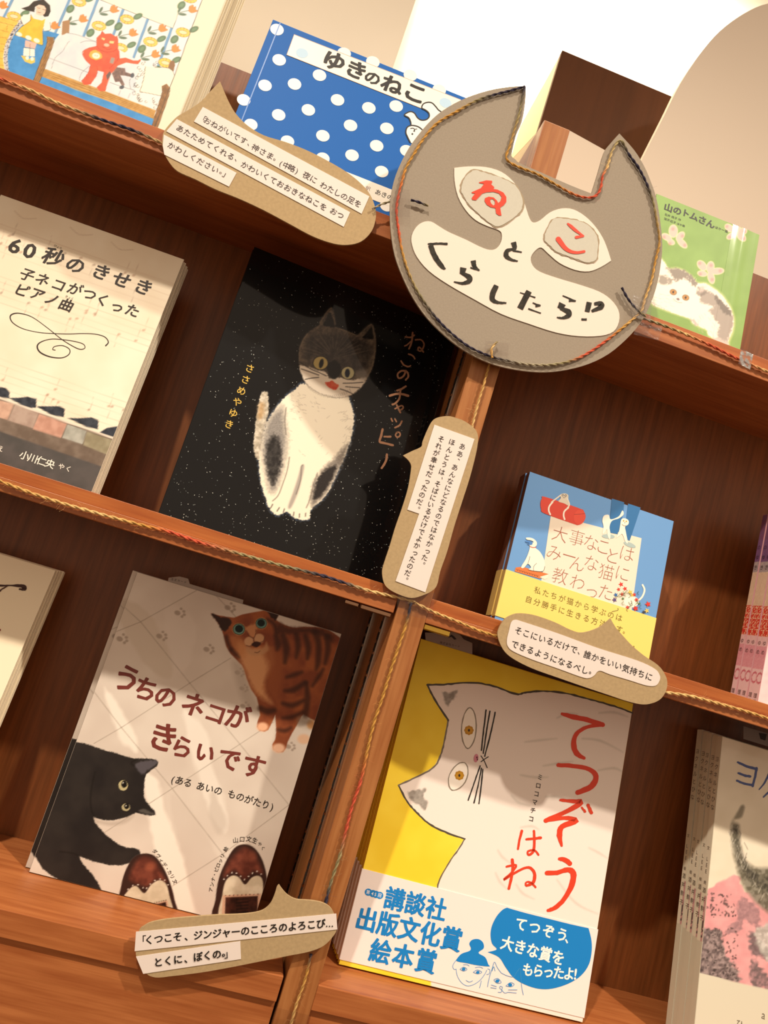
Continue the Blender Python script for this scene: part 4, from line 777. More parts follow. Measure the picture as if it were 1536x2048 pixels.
for ch, c0, a in [('山', (946, 1229), -10), ('口', (975, 1225), 0), ('文', (1004, 1224), 12), ('生', (1030, 1231), 24), ('や', (1052, 1246), 36), ('く', (1066, 1264), 50)]: t.glyph_at(ch, gu(c0), (26 if ch not in 'やく' else 19)/gu.s, K, math.radians(a), 0.006)
t.build('small_lettering', b.root)

# --- black book with the sitting cat --------------------------------------------------
b = B['chap']; gc = Z(480, 600, 4.453); gl = Z(300, 460, 2.327)
rs = np.random.RandomState(11); t = Print(b.fr, 0.00012); U = []; V = []
n = 2600; uu = rs.rand(n)*b.w*0.98+0.002; vv = (rs.rand(n)**1.25)*b.h*0.98+0.002; km = b.fr.k((600, 800))
fm_ = np.clip(fbm(uu*9000, vv*9000, 60, 3)*2.2-0.5, 0.05, 1); keep = rs.rand(n) < fm_; uu, vv = uu[keep], vv[keep]
for cc in ('8f9a98', '5b6463', 'c9cdc4'):
    I = rs.randint(0, 3, len(uu)) == {'8f9a98': 0, '5b6463': 1, 'c9cdc4': 2}[cc]; P = []; F = []
    for a, c in zip(uu[I], vv[I]):
        r1, r2 = km*(0.45+rs.rand()*0.9), km*(0.3+rs.rand()*0.45); th = rs.rand()*3.1; k = len(P)
        for sx, sy in ((-1, -0.6), (0.2, -1), (1, 0.3), (-0.3, 1)): P.append((a+r1*sx*math.cos(th)-r2*sy*math.sin(th), c+r1*sx*math.sin(th)+r2*sy*math.cos(th)))
        F.append((k, k+1, k+2, k+3))
    t.add(P, F, flat(cc, 0.5))
o = t.build('printed_speckles', b.root); o['kind'] = 'stuff'
uv = b.fr.uvs(gc([(60, 40), (1260, 40), (1260, 2010), (60, 2010)]))
p = Paint(b.fr, uv[:, 0].min(), uv[:, 0].max(), uv[:, 1].min(), uv[:, 1].max(), 1.5, '0c0d0f'); Wt = 'f6edd6'
def P2(q, c, o=1.0, soft=2, jit=1.2, jsc=2.5, **k): p.put(p.poly(gc(q), soft=soft, jit=jit, jsc=jsc), c, o, **k)
body = [(560, 745), (500, 790), (420, 850), (360, 910), (300, 990), (240, 1090), (210, 1180), (190, 1280), (170, 1400), (170, 1500), (190, 1640), (230, 1780), (250, 1830), (290, 1890), (340, 1915), (420, 1890), (470, 1930), (560, 1960), (620, 1940), (630, 1870), (700, 1810), (780, 1720), (840, 1600), (900, 1470), (960, 1330), (1000, 1180), (1015, 1050), (990, 940), (960, 860), (900, 840), (700, 800)]
q = np.array(body, float); ce = q.mean(0); P2([tuple(x) for x in ce+(q-ce)*1.025], '4f6f96', 0.45, 3, 3)
P2([(185, 850), (200, 820), (240, 820), (250, 860), (257, 950), (242, 1060), (215, 1180), (200, 1320), (190, 1420), (140, 1400), (122, 1280), (138, 1120), (158, 950)], 'e2d9c6', 1, 2, 1.5, c2='a9a08c', nsc=5)
P2([(165, 930), (210, 920), (215, 1000), (190, 1060), (160, 1050)], 'b98a4e', 0.55, 8, 2)
P2(body, Wt, 1, 1.8, 1.6)
p.put(p.poly(gc([(380, 950), (300, 1010), (240, 1100), (205, 1250), (205, 1420), (235, 1560), (265, 1700), (320, 1690), (365, 1560), (400, 1400), (415, 1250), (400, 1100)]), soft=16, jit=3, jsc=3), '6f6c6c', 0.75, tex=0.3)
p.put(p.poly(gc([(300, 1200), (240, 1300), (230, 1440), (260, 1580), (290, 1650), (340, 1560), (370, 1400), (350, 1260)]), soft=9, jit=3, jsc=3), '1b1919', 0.97, '3a3836', 6, tex=0.3)
p.put(p.poly(gc([(960, 1280), (850, 1400), (740, 1500), (660, 1620), (630, 1740), (640, 1840), (700, 1800), (790, 1690), (870, 1530), (930, 1420)]), soft=9, jit=3, jsc=3), '6d665f', 0.8, tex=0.35)
p.put(p.poly(gc([(840, 1470), (730, 1540), (680, 1640), (655, 1770), (720, 1740), (800, 1620), (850, 1520)]), soft=5, jit=2, jsc=3), '1f1b1a', 0.95, tex=0.3)
p.put(p.poly(gc([(545, 1480), (572, 1480), (548, 1600), (515, 1720), (455, 1850), (428, 1840), (470, 1720), (510, 1600)]), soft=4), 'a19a92', 0.85)
def L2(q, w, c='6e675f', o=0.75, soft=1.5): p.put(p.line(gc(q), w/4.45, soft=soft), c, o)
for q in ([(440, 1400), (420, 1520), (380, 1640), (340, 1740), (290, 1790)], [(690, 1540), (650, 1660), (620, 1780), (590, 1850)], [(410, 960), (400, 1080), (410, 1200)], [(560, 1470), (545, 1490), (540, 1600), (500, 1730)]): L2(q, 9)
for q in ([(350, 1850), (330, 1880)], [(395, 1860), (385, 1890)], [(480, 1890), (475, 1920)], [(530, 1905), (528, 1935)], [(585, 1900), (582, 1925)], [(290, 1820), (275, 1850)]): L2(q, 10, '3d3835')
rr_ = np.random.RandomState(5)
for i in range(150):
    x, y = rr_.randint(420, 960), rr_.randint(860, 1380); 
    if i < 60: x, y = (rr_.randint(920, 1000), rr_.randint(950, 1300)) if i % 2 else (rr_.randint(440, 560), rr_.randint(820, 1000))
    if i > 60 and i % 3: continue
    a = rr_.rand()*1.5-0.3; l = 14+rr_.rand()*22; L2([(x, y), (x+l*math.cos(a)*(1 if x < 700 else -1), y+l*math.sin(a))], 4, '9c9284', 0.5, 1.2)
hd = [(700, 225), (640, 260), (600, 300), (560, 350), (530, 430), (525, 540), (535, 620), (560, 690), (600, 760), (680, 820), (780, 860), (880, 875), (960, 860), (1020, 830), (1090, 760), (1140, 690), (1180, 600), (1200, 500), (1208, 400), (1200, 300), (1190, 240), (1166, 212), (1166, 212), (1110, 260), (1050, 315), (980, 290), (920, 262), (855, 245), (845, 200), (830, 120), (812, 65), (812, 65), (760, 120), (710, 200)]
P2(hd, '6b5f50', 1, 1.6, 1.0, c2='4b423a', nsc=6, tex=0.25)
p.put(p.poly(gc([(620, 330), (720, 300), (860, 300), (1000, 330), (1120, 370), (1170, 420), (1150, 560), (1060, 640), (900, 600), (860, 690), (800, 680), (700, 500), (600, 520), (580, 420)]), soft=12, jit=3, jsc=4), '2a2624', 0.9, '48413b', 7, tex=0.3)
P2([(530, 590), (600, 595), (680, 622), (760, 640), (790, 690), (830, 705), (870, 690), (930, 700), (1000, 715), (1060, 700), (1130, 692), (1090, 765), (1020, 830), (960, 860), (880, 872), (780, 858), (680, 818), (600, 758), (558, 688)], 'f5ebd8', 1, 3)
P2([(1030, 640), (1120, 620), (1140, 660), (1120, 710), (1060, 700)], '8c857a', 0.6, 8)
P2([(790, 560), (850, 540), (900, 600), (890, 660), (850, 700), (810, 690), (780, 640), (770, 590)], '121112', 1, 2.5)
for i in range(46):
    a = -2.9+i/46*2.7; r1 = 50+rr_.rand()*60; r2 = 170+rr_.rand()*120; L2([(840+r1*math.cos(a)*1.1, 520+r1*math.sin(a)), (850+r2*math.cos(a)*1.3, 500+r2*math.sin(a)*0.85)], 5, '1a1716' if i % 3 else '7b6c5a', 0.45, 2)
P2([(800, 110), (765, 170), (742, 222), (800, 240), (838, 238), (830, 180)], '0d0c0d', 1, 2); P2([(1168, 240), (1130, 290), (1092, 335), (1150, 345), (1182, 350), (1182, 290)], '0d0c0d', 1, 2)
for q in ([(600, 300), (560, 360), (532, 440), (528, 540)], [(1200, 300), (1208, 400), (1195, 520), (1165, 620), (1110, 720)], [(710, 205), (812, 70), (850, 215)], [(1050, 318), (1166, 216), (1195, 300)], [(855, 245), (940, 275), (1040, 315)]): L2(q, 9, '94826b', 0.6, 2.5)
for c0, rx, ry, c in (((717, 562), 70, 64, '1a1615'), ((960, 650), 62, 60, '1a1615'), ((717, 562), 63, 57, 'bba869'), ((960, 650), 56, 54, 'c5bf92')): p.put(p.ell(gc(c0), rx/4.45, ry/4.45, soft=1.3), c)
p.put(p.ell(gc((724, 566)), 4.3, 9.3, 14, 1.3), '0b0b0d'); p.put(p.ell(gc((956, 652)), 5, 8.8, 4, 1.3), '10172c'); p.put(p.ell(gc((958, 650)), 9.5, 9.5, soft=5), 'a9b79a', 0.0)
P2([(757, 735), (790, 730), (820, 720), (850, 742), (880, 762), (848, 802), (800, 785), (770, 760)], 'd9482c', 1, 1.5, 0.6, c2='e36a45', nsc=4)
for q in ([(535, 555), (620, 610), (700, 645), (768, 676)], [(545, 614), (620, 640), (702, 670)], [(580, 708), (640, 696), (700, 690)], [(918, 742), (1000, 740), (1095, 733)], [(940, 772), (1000, 778), (1065, 781)], [(890, 792), (940, 808), (1003, 836)]): L2(q, 7, '2b241f', 0.95, 1.3)
for i in range(24):
    x = 600+i*17; y = 770+85*math.sin((x-600)/410*math.pi)**0.8 if x < 980 else 850; L2([(x, y-8), (x+12, y+16)], 4, '7a7166', 0.6, 1.2)
p.build('printed_cat', b.root, mat('laminated_cat', rough=0.4, spec=0.2, attr=True, coat=0.5), 0.0002, only=True)
TN = flat('a5785a', 0.5)
for S_ in ([([(1222, 478), (1218, 520), (1205, 553)], 8), ([(1188, 498), (1212, 500), (1230, 490)], 7), ([(1235, 512), (1262, 512), (1275, 535), (1262, 562), (1248, 560), (1252, 545), (1272, 568)], 7), ([(1212, 520), (1196, 535), (1185, 540)], 6)],
           [([(1203, 578), (1222, 585), (1232, 600)], 7), ([(1168, 610), (1180, 628), (1200, 636), (1212, 632)], 7)],
           [([(1190, 655), (1180, 680), (1158, 690), (1152, 672), (1170, 656), (1195, 660), (1202, 682), (1190, 698)], 8)],
           [([(1150, 748), (1170, 740), (1190, 728)], 9), ([(1115, 772), (1155, 762), (1202, 772)], 10), ([(1165, 745), (1160, 785), (1140, 808), (1128, 812)], 9)],
           [([(1148, 815), (1165, 850)], 8), ([(1140, 832), (1170, 818), (1178, 828), (1166, 838)], 7)],
           [([(1122, 878), (1128, 890)], 7), ([(1140, 880), (1146, 892)], 7), ([(1172, 890), (1160, 910), (1140, 920)], 8)],
           [([(1082, 928), (1075, 960), (1068, 985), (1090, 992), (1130, 1002)], 10), ([(1090, 962), (1120, 962)], 8), ([(1150, 942), (1142, 955), (1152, 965), (1164, 955), (1160, 942), (1148, 942)], 7)],
           [([(1102, 1045), (1098, 1075), (1078, 1108)], 10)]):
    q = Print(b.fr, 0.0003)
    for pts, w in S_: rib(q, gl, pts, w*1.05, TN, rough=0.3)
    q.build('title_letter', b.root)
q = Print(b.fr, 0.0003); q.text('ささめやゆき', gl((464, 645)), gl((368, 905)), 44/gl.s, 'd6b34c', 0.009, vertical=True); q.build('author_lettering', b.root)

# --- cream book with the piano ----------------------------------------------------------
b = B['roku']; g = Z(0, 400, 3.4125)
p = Paint(b.fr, 0.0004, b.w-0.0004, 0.0004, b.h-0.0004, 2.2, 'f4ead2'); p.put(p.all(), 'f5ebd4', 1, 'eee0c6', 70)
def sl(x, y): return (x, y+0.345*x)
for y0 in (-120, 165, 208, 255, 300, 350, 520, 560, 605, 650, 700, 1085, 1130, 1180, 1230, 1280): p.put(p.line(g([sl(-400, y0), sl(1400, y0)]), 0.9, smooth=False, soft=1.8), 'c8ac92', 0.45)
rs = np.random.RandomState(4)
for i in range(46):
    x = rs.randint(-100, 1150); y = rs.choice([210, 300, 560, 640, 1150, 1230])+rs.randint(-15, 15); c0 = sl(x, y); c = 'b3957d' if i % 3 else 'a08a78'
    p.put(p.ell(g(c0), 3.2, 2.4, -20, 1.5), c, 0.6); s = rs.choice([-1, 1]); p.put(p.line(g([(c0[0]+8*s, c0[1]), (c0[0]+8*s+25*s, c0[1]-85*s)]), 0.9, False, 1.6), c, 0.45)
for x, y in ((100, 40), (480, 20), (760, 25)): p.put(p.line(g([sl(x, y), sl(x+60, y+30), sl(x+150, y)]), 1.2, soft=2), 'b09680', 0.5)
for q in ([(-20, 1275), (40, 1283), (66, 1312), (62, 1356), (-20, 1340)], [(58, 1352), (130, 1350), (190, 1343), (250, 1358), (246, 1418), (190, 1420)], [(246, 1408), (340, 1408), (405, 1408), (442, 1424), (436, 1484), (350, 1466)], [(462, 1488), (540, 1490), (625, 1484), (672, 1504), (668, 1566), (590, 1548)], [(678, 1588), (730, 1556), (820, 1542), (790, 1625), (760, 1620)]):
    p.put(p.poly(g(q), smooth=False, soft=1.8), '2b2f38', 1, '40454e', 8)
low = [(-200, 1290), (0, 1348), (776, 1625), (900, 1668), (700, 2200), (-300, 2100)]
p.put(p.poly(g(low), smooth=False), '7d6f62', 1, '6b5d51', 14)
for q, c, c2 in (([(-100, 1345), (95, 1392), (50, 1500), (-130, 1450)], 'd2ae98', 'bd9a86'), ([(100, 1398), (266, 1455), (226, 1560), (52, 1505)], 'b5a193', 'a38d80'), ([(268, 1458), (457, 1528), (416, 1624), (226, 1564)], 'cda18e', 'b98c79'), ([(460, 1530), (592, 1577), (562, 1668), (424, 1624)], 'b3b4aa', '9b9c92'), ([(594, 1578), (768, 1640), (738, 1742), (568, 1672)], '9f987e', '8b8369')):
    p.put(p.poly(g(q), smooth=False, soft=2), c, 1, c2, 12)
p.put(p.line(g([(-100, 1318), (776, 1626)]), 4, False, 1.5), 'e9ddcc', 0.95)
p.put(p.poly(g([(-200, 1530), (0, 1580), (690, 1818), (760, 1845), (700, 2200), (-300, 2100)]), smooth=False, soft=3), '4d4b49', 1, '575351', 20)
p.build('printed_picture', b.root, UG)
K = '2b231d'; a0 = math.atan(0.34)
for ch, c0, sz, w in (('6', (105, 312), 150, 0.022), ('0', (205, 346), 150, 0.022), ('秒', (366, 392), 138, 0.022), ('の', (516, 446), 128, 0.022), ('き', (692, 494), 122, 0.022), ('せ', (830, 548), 122, 0.022), ('き', (980, 596), 122, 0.022)):
    letters(b, [(ch, g(c0), sz/g.s, a0, w, 1.08 if ch in '60' else 1.0, 0.12 if ch not in '60' else 0)], K)
t = Print(b.fr, 0.0004); t.text('びょう', g((378, 314)), g((414, 330)), 20/g.s, K); t.text('きょく', g((455, 660)), g((495, 674)), 20/g.s, K)
for s_, P_ in (('子ネコがつくった', ((187, 512), (292, 544), (402, 582), (512, 610), (612, 645), (702, 684), (802, 728), (905, 756))), ('ピアノ曲', ((150, 618), (255, 644), (355, 680), (455, 718)))):
    for ch, c0 in zip(s_, P_): t.glyph_at(ch, g(c0), 96/g.s, K, a0, 0.013, 1, 0.1)
t.build('subtitle_letters', b.root)
t = Print(b.fr, 0.0004); rib(t, g, [(722, 995), (740, 970), (715, 935), (650, 916), (560, 912), (470, 915), (370, 912), (270, 905), (160, 880), (90, 840), (70, 800), (90, 778), (140, 775), (220, 800), (320, 870), (420, 950), (500, 1000), (550, 1020), (580, 1010), (570, 985), (520, 968), (440, 955), (350, 950), (280, 970), (255, 1000), (275, 1040), (340, 1070), (420, 1078), (470, 1055), (475, 1020), (430, 995), (375, 1000), (360, 1020), (378, 1025)], [9, 6, 5, 5, 5, 4, 6, 9, 6, 4, 5, 6, 5, 5, 5, 5, 10, 9, 6, 6, 5, 5, 5], K, n=8); t.build('printed_flourish', b.root)
t = Print(b.fr, 0.0004); t.text('小川仁央', g((168, 1745)), g((342, 1802)), 66/g.s, 'f3ece0', 0.012); t.text('やく', g((420, 1820)), g((468, 1836)), 44/g.s, 'f3ece0', 0.008); t.text('え', g((4, 1698)), g((4, 1698)), 44/g.s, 'f3ece0', 0.006); t.build('author_lettering', b.root)

# --- small blue book with cats -------------------------------------------------------------
b = B['dai']; g = Z(980, 930, 4.042); Wt = flat('f6efdf', 0.45)
t = Print(b.fr, 0.0002); t.poly(g([(492, 398), (1225, 592), (1140, 1200), (405, 1000)]), 'ece0cc'); t.build('title_panel', b.root)
t = Print(b.fr, 0.0004)
t.poly(g([(445, 258), (720, 350), (758, 375), (772, 420), (752, 465), (715, 485), (670, 475), (440, 392), (412, 355), (407, 305), (420, 270)]), 'd8412b', True); t.up()
t.ell(g((722, 422)), 11.5, 15, 'e04b33', 10); t.stroke(g([(680, 400), (765, 395)]), 0.8, '8a2418')
for q in ([(505, 300), (478, 335), (474, 370), (486, 400)], [(632, 345), (600, 375), (594, 410), (602, 440)]): t.stroke(g(q), 3.2, Wt)
t.poly(g([(568, 240), (600, 230), (630, 242), (632, 275), (640, 330), (600, 312), (552, 295), (570, 270)]), 'ddd3be', True); t.up()
for q in ([(570, 245), (530, 275), (495, 302)], [(622, 270), (640, 320), (622, 350)]): t.stroke(g(q), 2.6, 'ece3d0')
for q in ((587, 245), (610, 248)): t.ell(g(q), 2.2, 2.2, '3a342c', n=10); t.ell(g(q), 1.1, 1.1, 'f6efdf', n=8)
t.stroke(g([(590, 262), (600, 266), (608, 260)]), 0.7, '3a342c'); t.build('printed_red_roll', b.root)
t = Print(b.fr, 0.0004)
for q in ([(985, 272), (1083, 302), (1075, 400), (1030, 560), (968, 548), (972, 400)], [(1115, 312), (1216, 345), (1182, 450), (1128, 612), (1088, 600), (1102, 430)]): t.poly(g(q), '2a70aa'); 
t.up()
for c0, a in (((955, 577), 4), ((1128, 645), 22)): t.ell(g(c0), 13, 4.4, 'a9bfbd', a)
t.up()
for q in ([(920, 410), (958, 404), (975, 440), (1040, 415), (1068, 368), (1078, 400), (1040, 432), (985, 452), (965, 500), (972, 560), (965, 606), (948, 560), (943, 520), (925, 548), (906, 556), (916, 500), (906, 450)], [(1060, 440), (1090, 432), (1118, 450), (1116, 480), (1090, 500), (1096, 540), (1112, 630), (1092, 620), (1068, 560), (1045, 572), (1018, 590), (1040, 540), (1050, 490)]):
    t.poly(g(q), Wt, True); t.up()
for c0 in ((1078, 452), (1100, 457)): t.ell(g(c0), 1.6, 1.6, 'c9a44a', n=10)
t.ell(g((1088, 468)), 0.9, 0.7, '3a342c', n=8); t.stroke(g([(1066, 482), (1080, 492), (1094, 492)]), 0.9, '8b5a30'); t.build('printed_trouser_legs', b.root)
t = Print(b.fr, 0.0004)
t.poly(g([(208, 828), (262, 823), (472, 882), (445, 905), (400, 918), (198, 860)]), 'd9783c'); t.up(); t.poly(g([(400, 905), (470, 884), (465, 915), (440, 925)]), 'f1e8d2')
for k in range(9): t.stroke(g([(215+k*20, 842+k*6), (222+k*20, 855+k*6), (228+k*20, 846+k*6)]), 0.7, '5c2d12', n=2)
t.up(); t.poly(g([(292, 588), (340, 592), (374, 620), (376, 648), (364, 668), (402, 702), (434, 760), (441, 820), (424, 860), (350, 856), (308, 846), (330, 828), (304, 800), (272, 832), (250, 825), (288, 760), (312, 700), (320, 655), (310, 640), (350, 625), (330, 610), (296, 603)]), Wt, True); t.up()
t.poly(g([(288, 612), (315, 612), (338, 622), (342, 640), (325, 648), (298, 640), (318, 632), (288, 625)]), '4b82c4', True); t.stroke(g([(322, 660), (345, 668), (370, 666)]), 1.4, 'c23a2a')
for q in ([(304, 800), (315, 765), (320, 740)], [(350, 855), (352, 820), (375, 795)], [(441, 820), (424, 860), (350, 856), (308, 846)]): t.stroke(g(q), 0.7, '3a342c')
t.build('printed_white_dog', b.root)
t = Print(b.fr, 0.0004)
t.ell(g((1140, 1105)), 15, 12, Wt); t.stroke(g([(1232, 970), (1248, 1010), (1232, 1060), (1206, 1090)]), 3.6, Wt)
rs = np.random.RandomState(2)
for c0, c, r in (((1058, 965), 'd8372a', 5), ((1038, 1006), 'c9402f', 4), ((1090, 1000), 'd8372a', 4.5), ((1066, 1045), 'cf3b2c', 4), ((1132, 1028), 'eec65a', 5), ((1148, 1052), 'e8b848', 4), ((1165, 1048), 'cf4030', 4), ((1015, 1050), '2f68a8', 4.5), ((1005, 1090), '5b4a7c', 5), ((1182, 1090), 'd8372a', 4.5), ((1175, 1160), 'cf3327', 6), ((1275, 1125), 'd8372a', 6), ((1265, 1178), 'ecc35c', 5), ((1205, 1120), '4c7a4c', 3), ((1072, 1080), '4c7a4c', 3), ((1110, 1150), 'cf4535', 4), ((1240, 1190), '3b3a48', 4)):
    n = 10; P_ = []; x, y = g(c0)
    for k in range(n): a = 2*math.pi*k/n; rr = r*(1.1 if k % 2 else 0.5); P_.append((x+rr*math.cos(a), y+rr*math.sin(a)))
    t.up(0.00002); t.poly(P_, c)
for i in range(16):
    x, y = 1020+rs.rand()*210, 1010+rs.rand()*150; t.stroke(g([(x, y), (x+rs.randn()*12, y+16), (x+rs.randn()*16, y+28)]), 0.8, rs.choice(['4c7a4c', '2d4434']), n=2)
t.build('printed_flowers', b.root)
t = Print(b.fr, 0.0005); TI = 'a8604c'; a0 = math.radians(16)
for ch, c0 in (('大', (565, 562)), ('事', (700, 592)), ('な', (815, 630)), ('こ', (915, 662)), ('と', (988, 738)), ('は', (1105, 718)), ('み', (518, 710)), ('ー', (640, 738)), ('ん', (705, 800)), ('な', (818, 795)), ('猫', (938, 868)), ('に', (1070, 878)), ('教', (565, 900)), ('わ', (708, 950)), ('っ', (822, 1022)), ('た', (935, 1030))):
    letters(b, [(ch, g(c0), 138/g.s, a0, -0.021, 1.0, 0.06)], TI, 0.0005)
e = b.fr.uvs(g([(115, 840), (1335, 1235), (40, 1224)])); bt = (e[0][1]+e[1][1])/2
boxes('paper_band', [(-0.0004, b.w+0.0004, e[2][1]+0.001, bt, 0.0003, 0.0007)], flat('f3d874', 0.45, 0.4), b.root, 0.0001, b.fr)
boxes('band_fold', [(-0.0008, -0.0003, e[2][1]+0.001, bt, -b.t, 0.0004)], flat('c9b169', 0.5), b.root, 0, b.fr)
t = Print(Frame(b.fr.o+b.fr.n*0.0007, b.fr.u, b.fr.v), 0.0002)
t.text('私たちが猫から学ぶのは', g((385, 1015)), g((1042, 1234)), 60/g.s, '776e2a'); t.text('自分勝手に生きる方法です', g((313, 1088)), g((1045, 1328)), 60/g.s, '776e2a'); t.text('。', g((1100, 1345)), g((1100, 1345)), 56/g.s, '776e2a')
t.text('?', g((1160, 1478)), g((1160, 1478)), 50/g.s, '776e2a'); t.build('band_words', b.root)

# --- blue dotted book ------------------------------------------------------------------------
b = B['blue']; g = Z(400, 0, 3.0); DW = flat('f7f2e8', 0.4, 0.4, 0.4)
t = Print(b.fr, 0.0002); tr = math.radians(22)
for c0 in ((475, 360), (390, 513), (567, 505), (717, 452), (262, 600), (650, 660), (472, 690), (825, 600), (1013, 648), (1177, 637), (305, 748), (737, 815), (903, 753), (1121, 771), (525, 848), (1060, 875), (737, 950), (912, 932), (1240, 905), (1090, 1030), (865, 320), (1037, 372), (1262, 452), (1435, 540), (335, 1010), (660, 1085), (1120, 1235), (950, 1200), (462, 178)):
    t = Print(b.fr, 0.0002); t.ell(g(c0), 13.8, 11.2, DW, 20); t.build('polka_dot', b.root)
t = Print(b.fr, 0.0003); t.poly(g([(565, 208), (1565, 600), (1522, 728), (520, 330)]), flat('f8f1e2', 0.4, 0.4, 0.4)); t.up()
for a, q in (((565, 208), (1565, 600)), ((520, 330), (1522, 728)), ((565, 208), (520, 330))): t.stroke(g([a, q]), 0.8, 'c9a48c', smooth=False)
for c0 in ((612, 320), (1472, 618)): t.ell(g(c0), 12.5, 9.5, 'b5d3e8', 20)
t.build('title_strip', b.root); a0 = math.radians(22)
for ch, c0, sz, w in (('ゆ', (805, 368), 128, 0.034), ('き', (937, 422), 122, 0.034), ('の', (1035, 470), 92, 0.03), ('ね', (1152, 512), 120, 0.034), ('こ', (1290, 560), 132, 0.034)): letters(b, [(ch, g(c0), sz/3, a0, w, 1.05, 0.05)], '14110f', 0.0006)
g2 = Z(780, 150, 5.12); t = Print(b.fr, 0.00045)
tl = [(560, 400), (500, 365), (470, 330), (430, 290), (385, 283), (340, 300), (325, 340), (360, 360), (395, 390), (400, 430), (370, 460), (320, 465), (280, 440), (250, 395), (210, 378), (165, 395), (148, 415), (190, 440), (210, 480), (215, 520)]
t.poly(g2(tl+[(175, 540), (162, 590), (180, 640), (205, 690), (330, 760), (560, 600)]), DW); t.up()
t.stroke(g2(tl), 2.6, '1a1512', n=5); t.stroke(g2([(330, 565), (300, 540), (265, 525), (215, 520), (175, 540), (162, 590), (180, 640), (205, 690)]), 2.6, '1a1512', n=5)
t.ell(g2((228, 607)), 1.9, 1.9, '1a1512', n=10); t.stroke(g2([(210, 550), (235, 548), (250, 560), (250, 582)]), 1.7, '1a1512'); t.stroke(g2([(240, 580), (255, 560), (275, 556)]), 1.5, '1a1512'); t.build('printed_snow_cat', b.root)
t = Print(b.fr, 0.0003); t.poly(g([(760, 985), (1260, 1182), (1230, 1275), (720, 1075)]), flat('f8f1e2', 0.4, 0.4, 0.4)); t.up()
t.text('訳', g((1008, 1132)), g((1008, 1132)), 30/3, '6b5148'); t.text('あきの', g((1068, 1156)), g((1140, 1185)), 38/3, '241d1a', 0.01); t.build('author_strip', b.root)
boxes('spine_groove', [(0.0085, 0.0098, 0.001, b.h-0.001, 0.0, 0.00025)], flat('2a72c0', 0.3, 0.5, 0.4), b.root, 0, b.fr)

# --- green book with the kitten -----------------------------------------------------------------
b = B['grn']; g = Z(1230, 360, 4.876); gh = Z(1290, 440, 6.244)
p = Paint(b.fr, 0.0003, b.w-0.0003, 0.0003, b.h-0.0003, 1.3, '88ac58'); p.put(p.all(), '8aae5a', 1, '80a351', 40)
cat = [(180, 480), (240, 530), (290, 600), (400, 598), (500, 636), (590, 706), (650, 780), (760, 788), (860, 850), (960, 930), (1030, 1030), (1090, 1150), (1115, 1260), (1100, 1400), (1050, 1520), (1040, 1600), (960, 1580), (850, 1490), (790, 1440), (770, 1380), (680, 1340), (590, 1290), (560, 1240), (420, 1190), (300, 1150), (200, 1110), (100, 1070), (60, 1010), (20, 850), (100, 650)]
p.put(p.poly(gh(cat), soft=7), 'e8e8b0', 0.9); q = np.array(gh(cat)); ce = q.mean(0); p.put(p.poly(ce+(q-ce)*0.975, soft=1.6, jit=1.0, jsc=2), 'f8eddd')
for q, c, o in (([(250, 590), (300, 605), (420, 605), (540, 660), (600, 720), (650, 800), (610, 830), (560, 780), (500, 735), (430, 745), (370, 775), (330, 690)], '857b70', 0.9), ([(190, 690), (260, 700), (330, 740), (330, 790), (250, 810), (170, 790)], '8e8579', 0.85), ([(690, 930), (760, 890), (860, 930), (960, 1020), (1060, 1140), (1092, 1260), (1060, 1420), (1000, 1520), (900, 1450), (930, 1330), (870, 1240), (835, 1180), (800, 1130), (860, 1080), (780, 1050), (690, 1020)], 'a0958b', 0.9),
                ([(860, 930), (960, 1010), (1050, 1130), (1060, 1200), (980, 1160), (900, 1040)], '6f665e', 0.8), ([(660, 840), (740, 860), (790, 890), (700, 950), (640, 930), (660, 880)], '7d736a', 0.7), ([(560, 1240), (620, 1250), (670, 1300), (650, 1325), (600, 1290)], 'a99d98', 0.7), ([(850, 1470), (950, 1480), (1040, 1540), (1000, 1590), (870, 1540)], 'b9aca3', 0.7), ([(690, 830), (760, 830), (740, 870), (690, 900)], 'e2c9c0', 0.7)):
    p.put(p.poly(gh(q), soft=4, jit=2.5, jsc=3), c, o)
rs = np.random.RandomState(6)
for i in range(70):
    x, y, a = (rs.randint(240, 640), rs.randint(740, 800), -1.6+rs.randn()*0.5) if i < 25 else ((rs.randint(90, 330), rs.randint(900, 1090), 0.4) if i < 45 else (rs.randint(640, 900), rs.randint(1150, 1420), 1.0)); l = 20+rs.rand()*35
    p.put(p.line(gh([(x, y), (x+l*math.cos(a), y+l*math.sin(a))]), 0.7, soft=1), 'bfa99c' if i > 24 else 'f6ebdc', 0.6)
for c0 in ((352, 902), (507, 970)): p.put(p.ell(gh(c0), 7.2, 6, 20, 1.2), '6e5a48'); p.put(p.ell(gh(c0), 6, 4.9, 20, 1.2), 'c08a45'); p.put(p.ell(gh(c0), 2.0, 2.6, 10, 1), '38281c')
p.put(p.poly(gh([(388, 985), (415, 975), (432, 995), (412, 1005)]), soft=1.2), '80696a'); p.put(p.line(gh([(350, 985), (385, 1015), (412, 1030), (460, 1035)]), 0.9), '8b7a72', 0.8)
for k in range(5): p.put(p.line(gh([(90+k*42, 1030+k*22), (120+k*42, 1050+k*20), (110+k*42, 1080+k*14)]), 0.8), 'a08f90', 0.7)
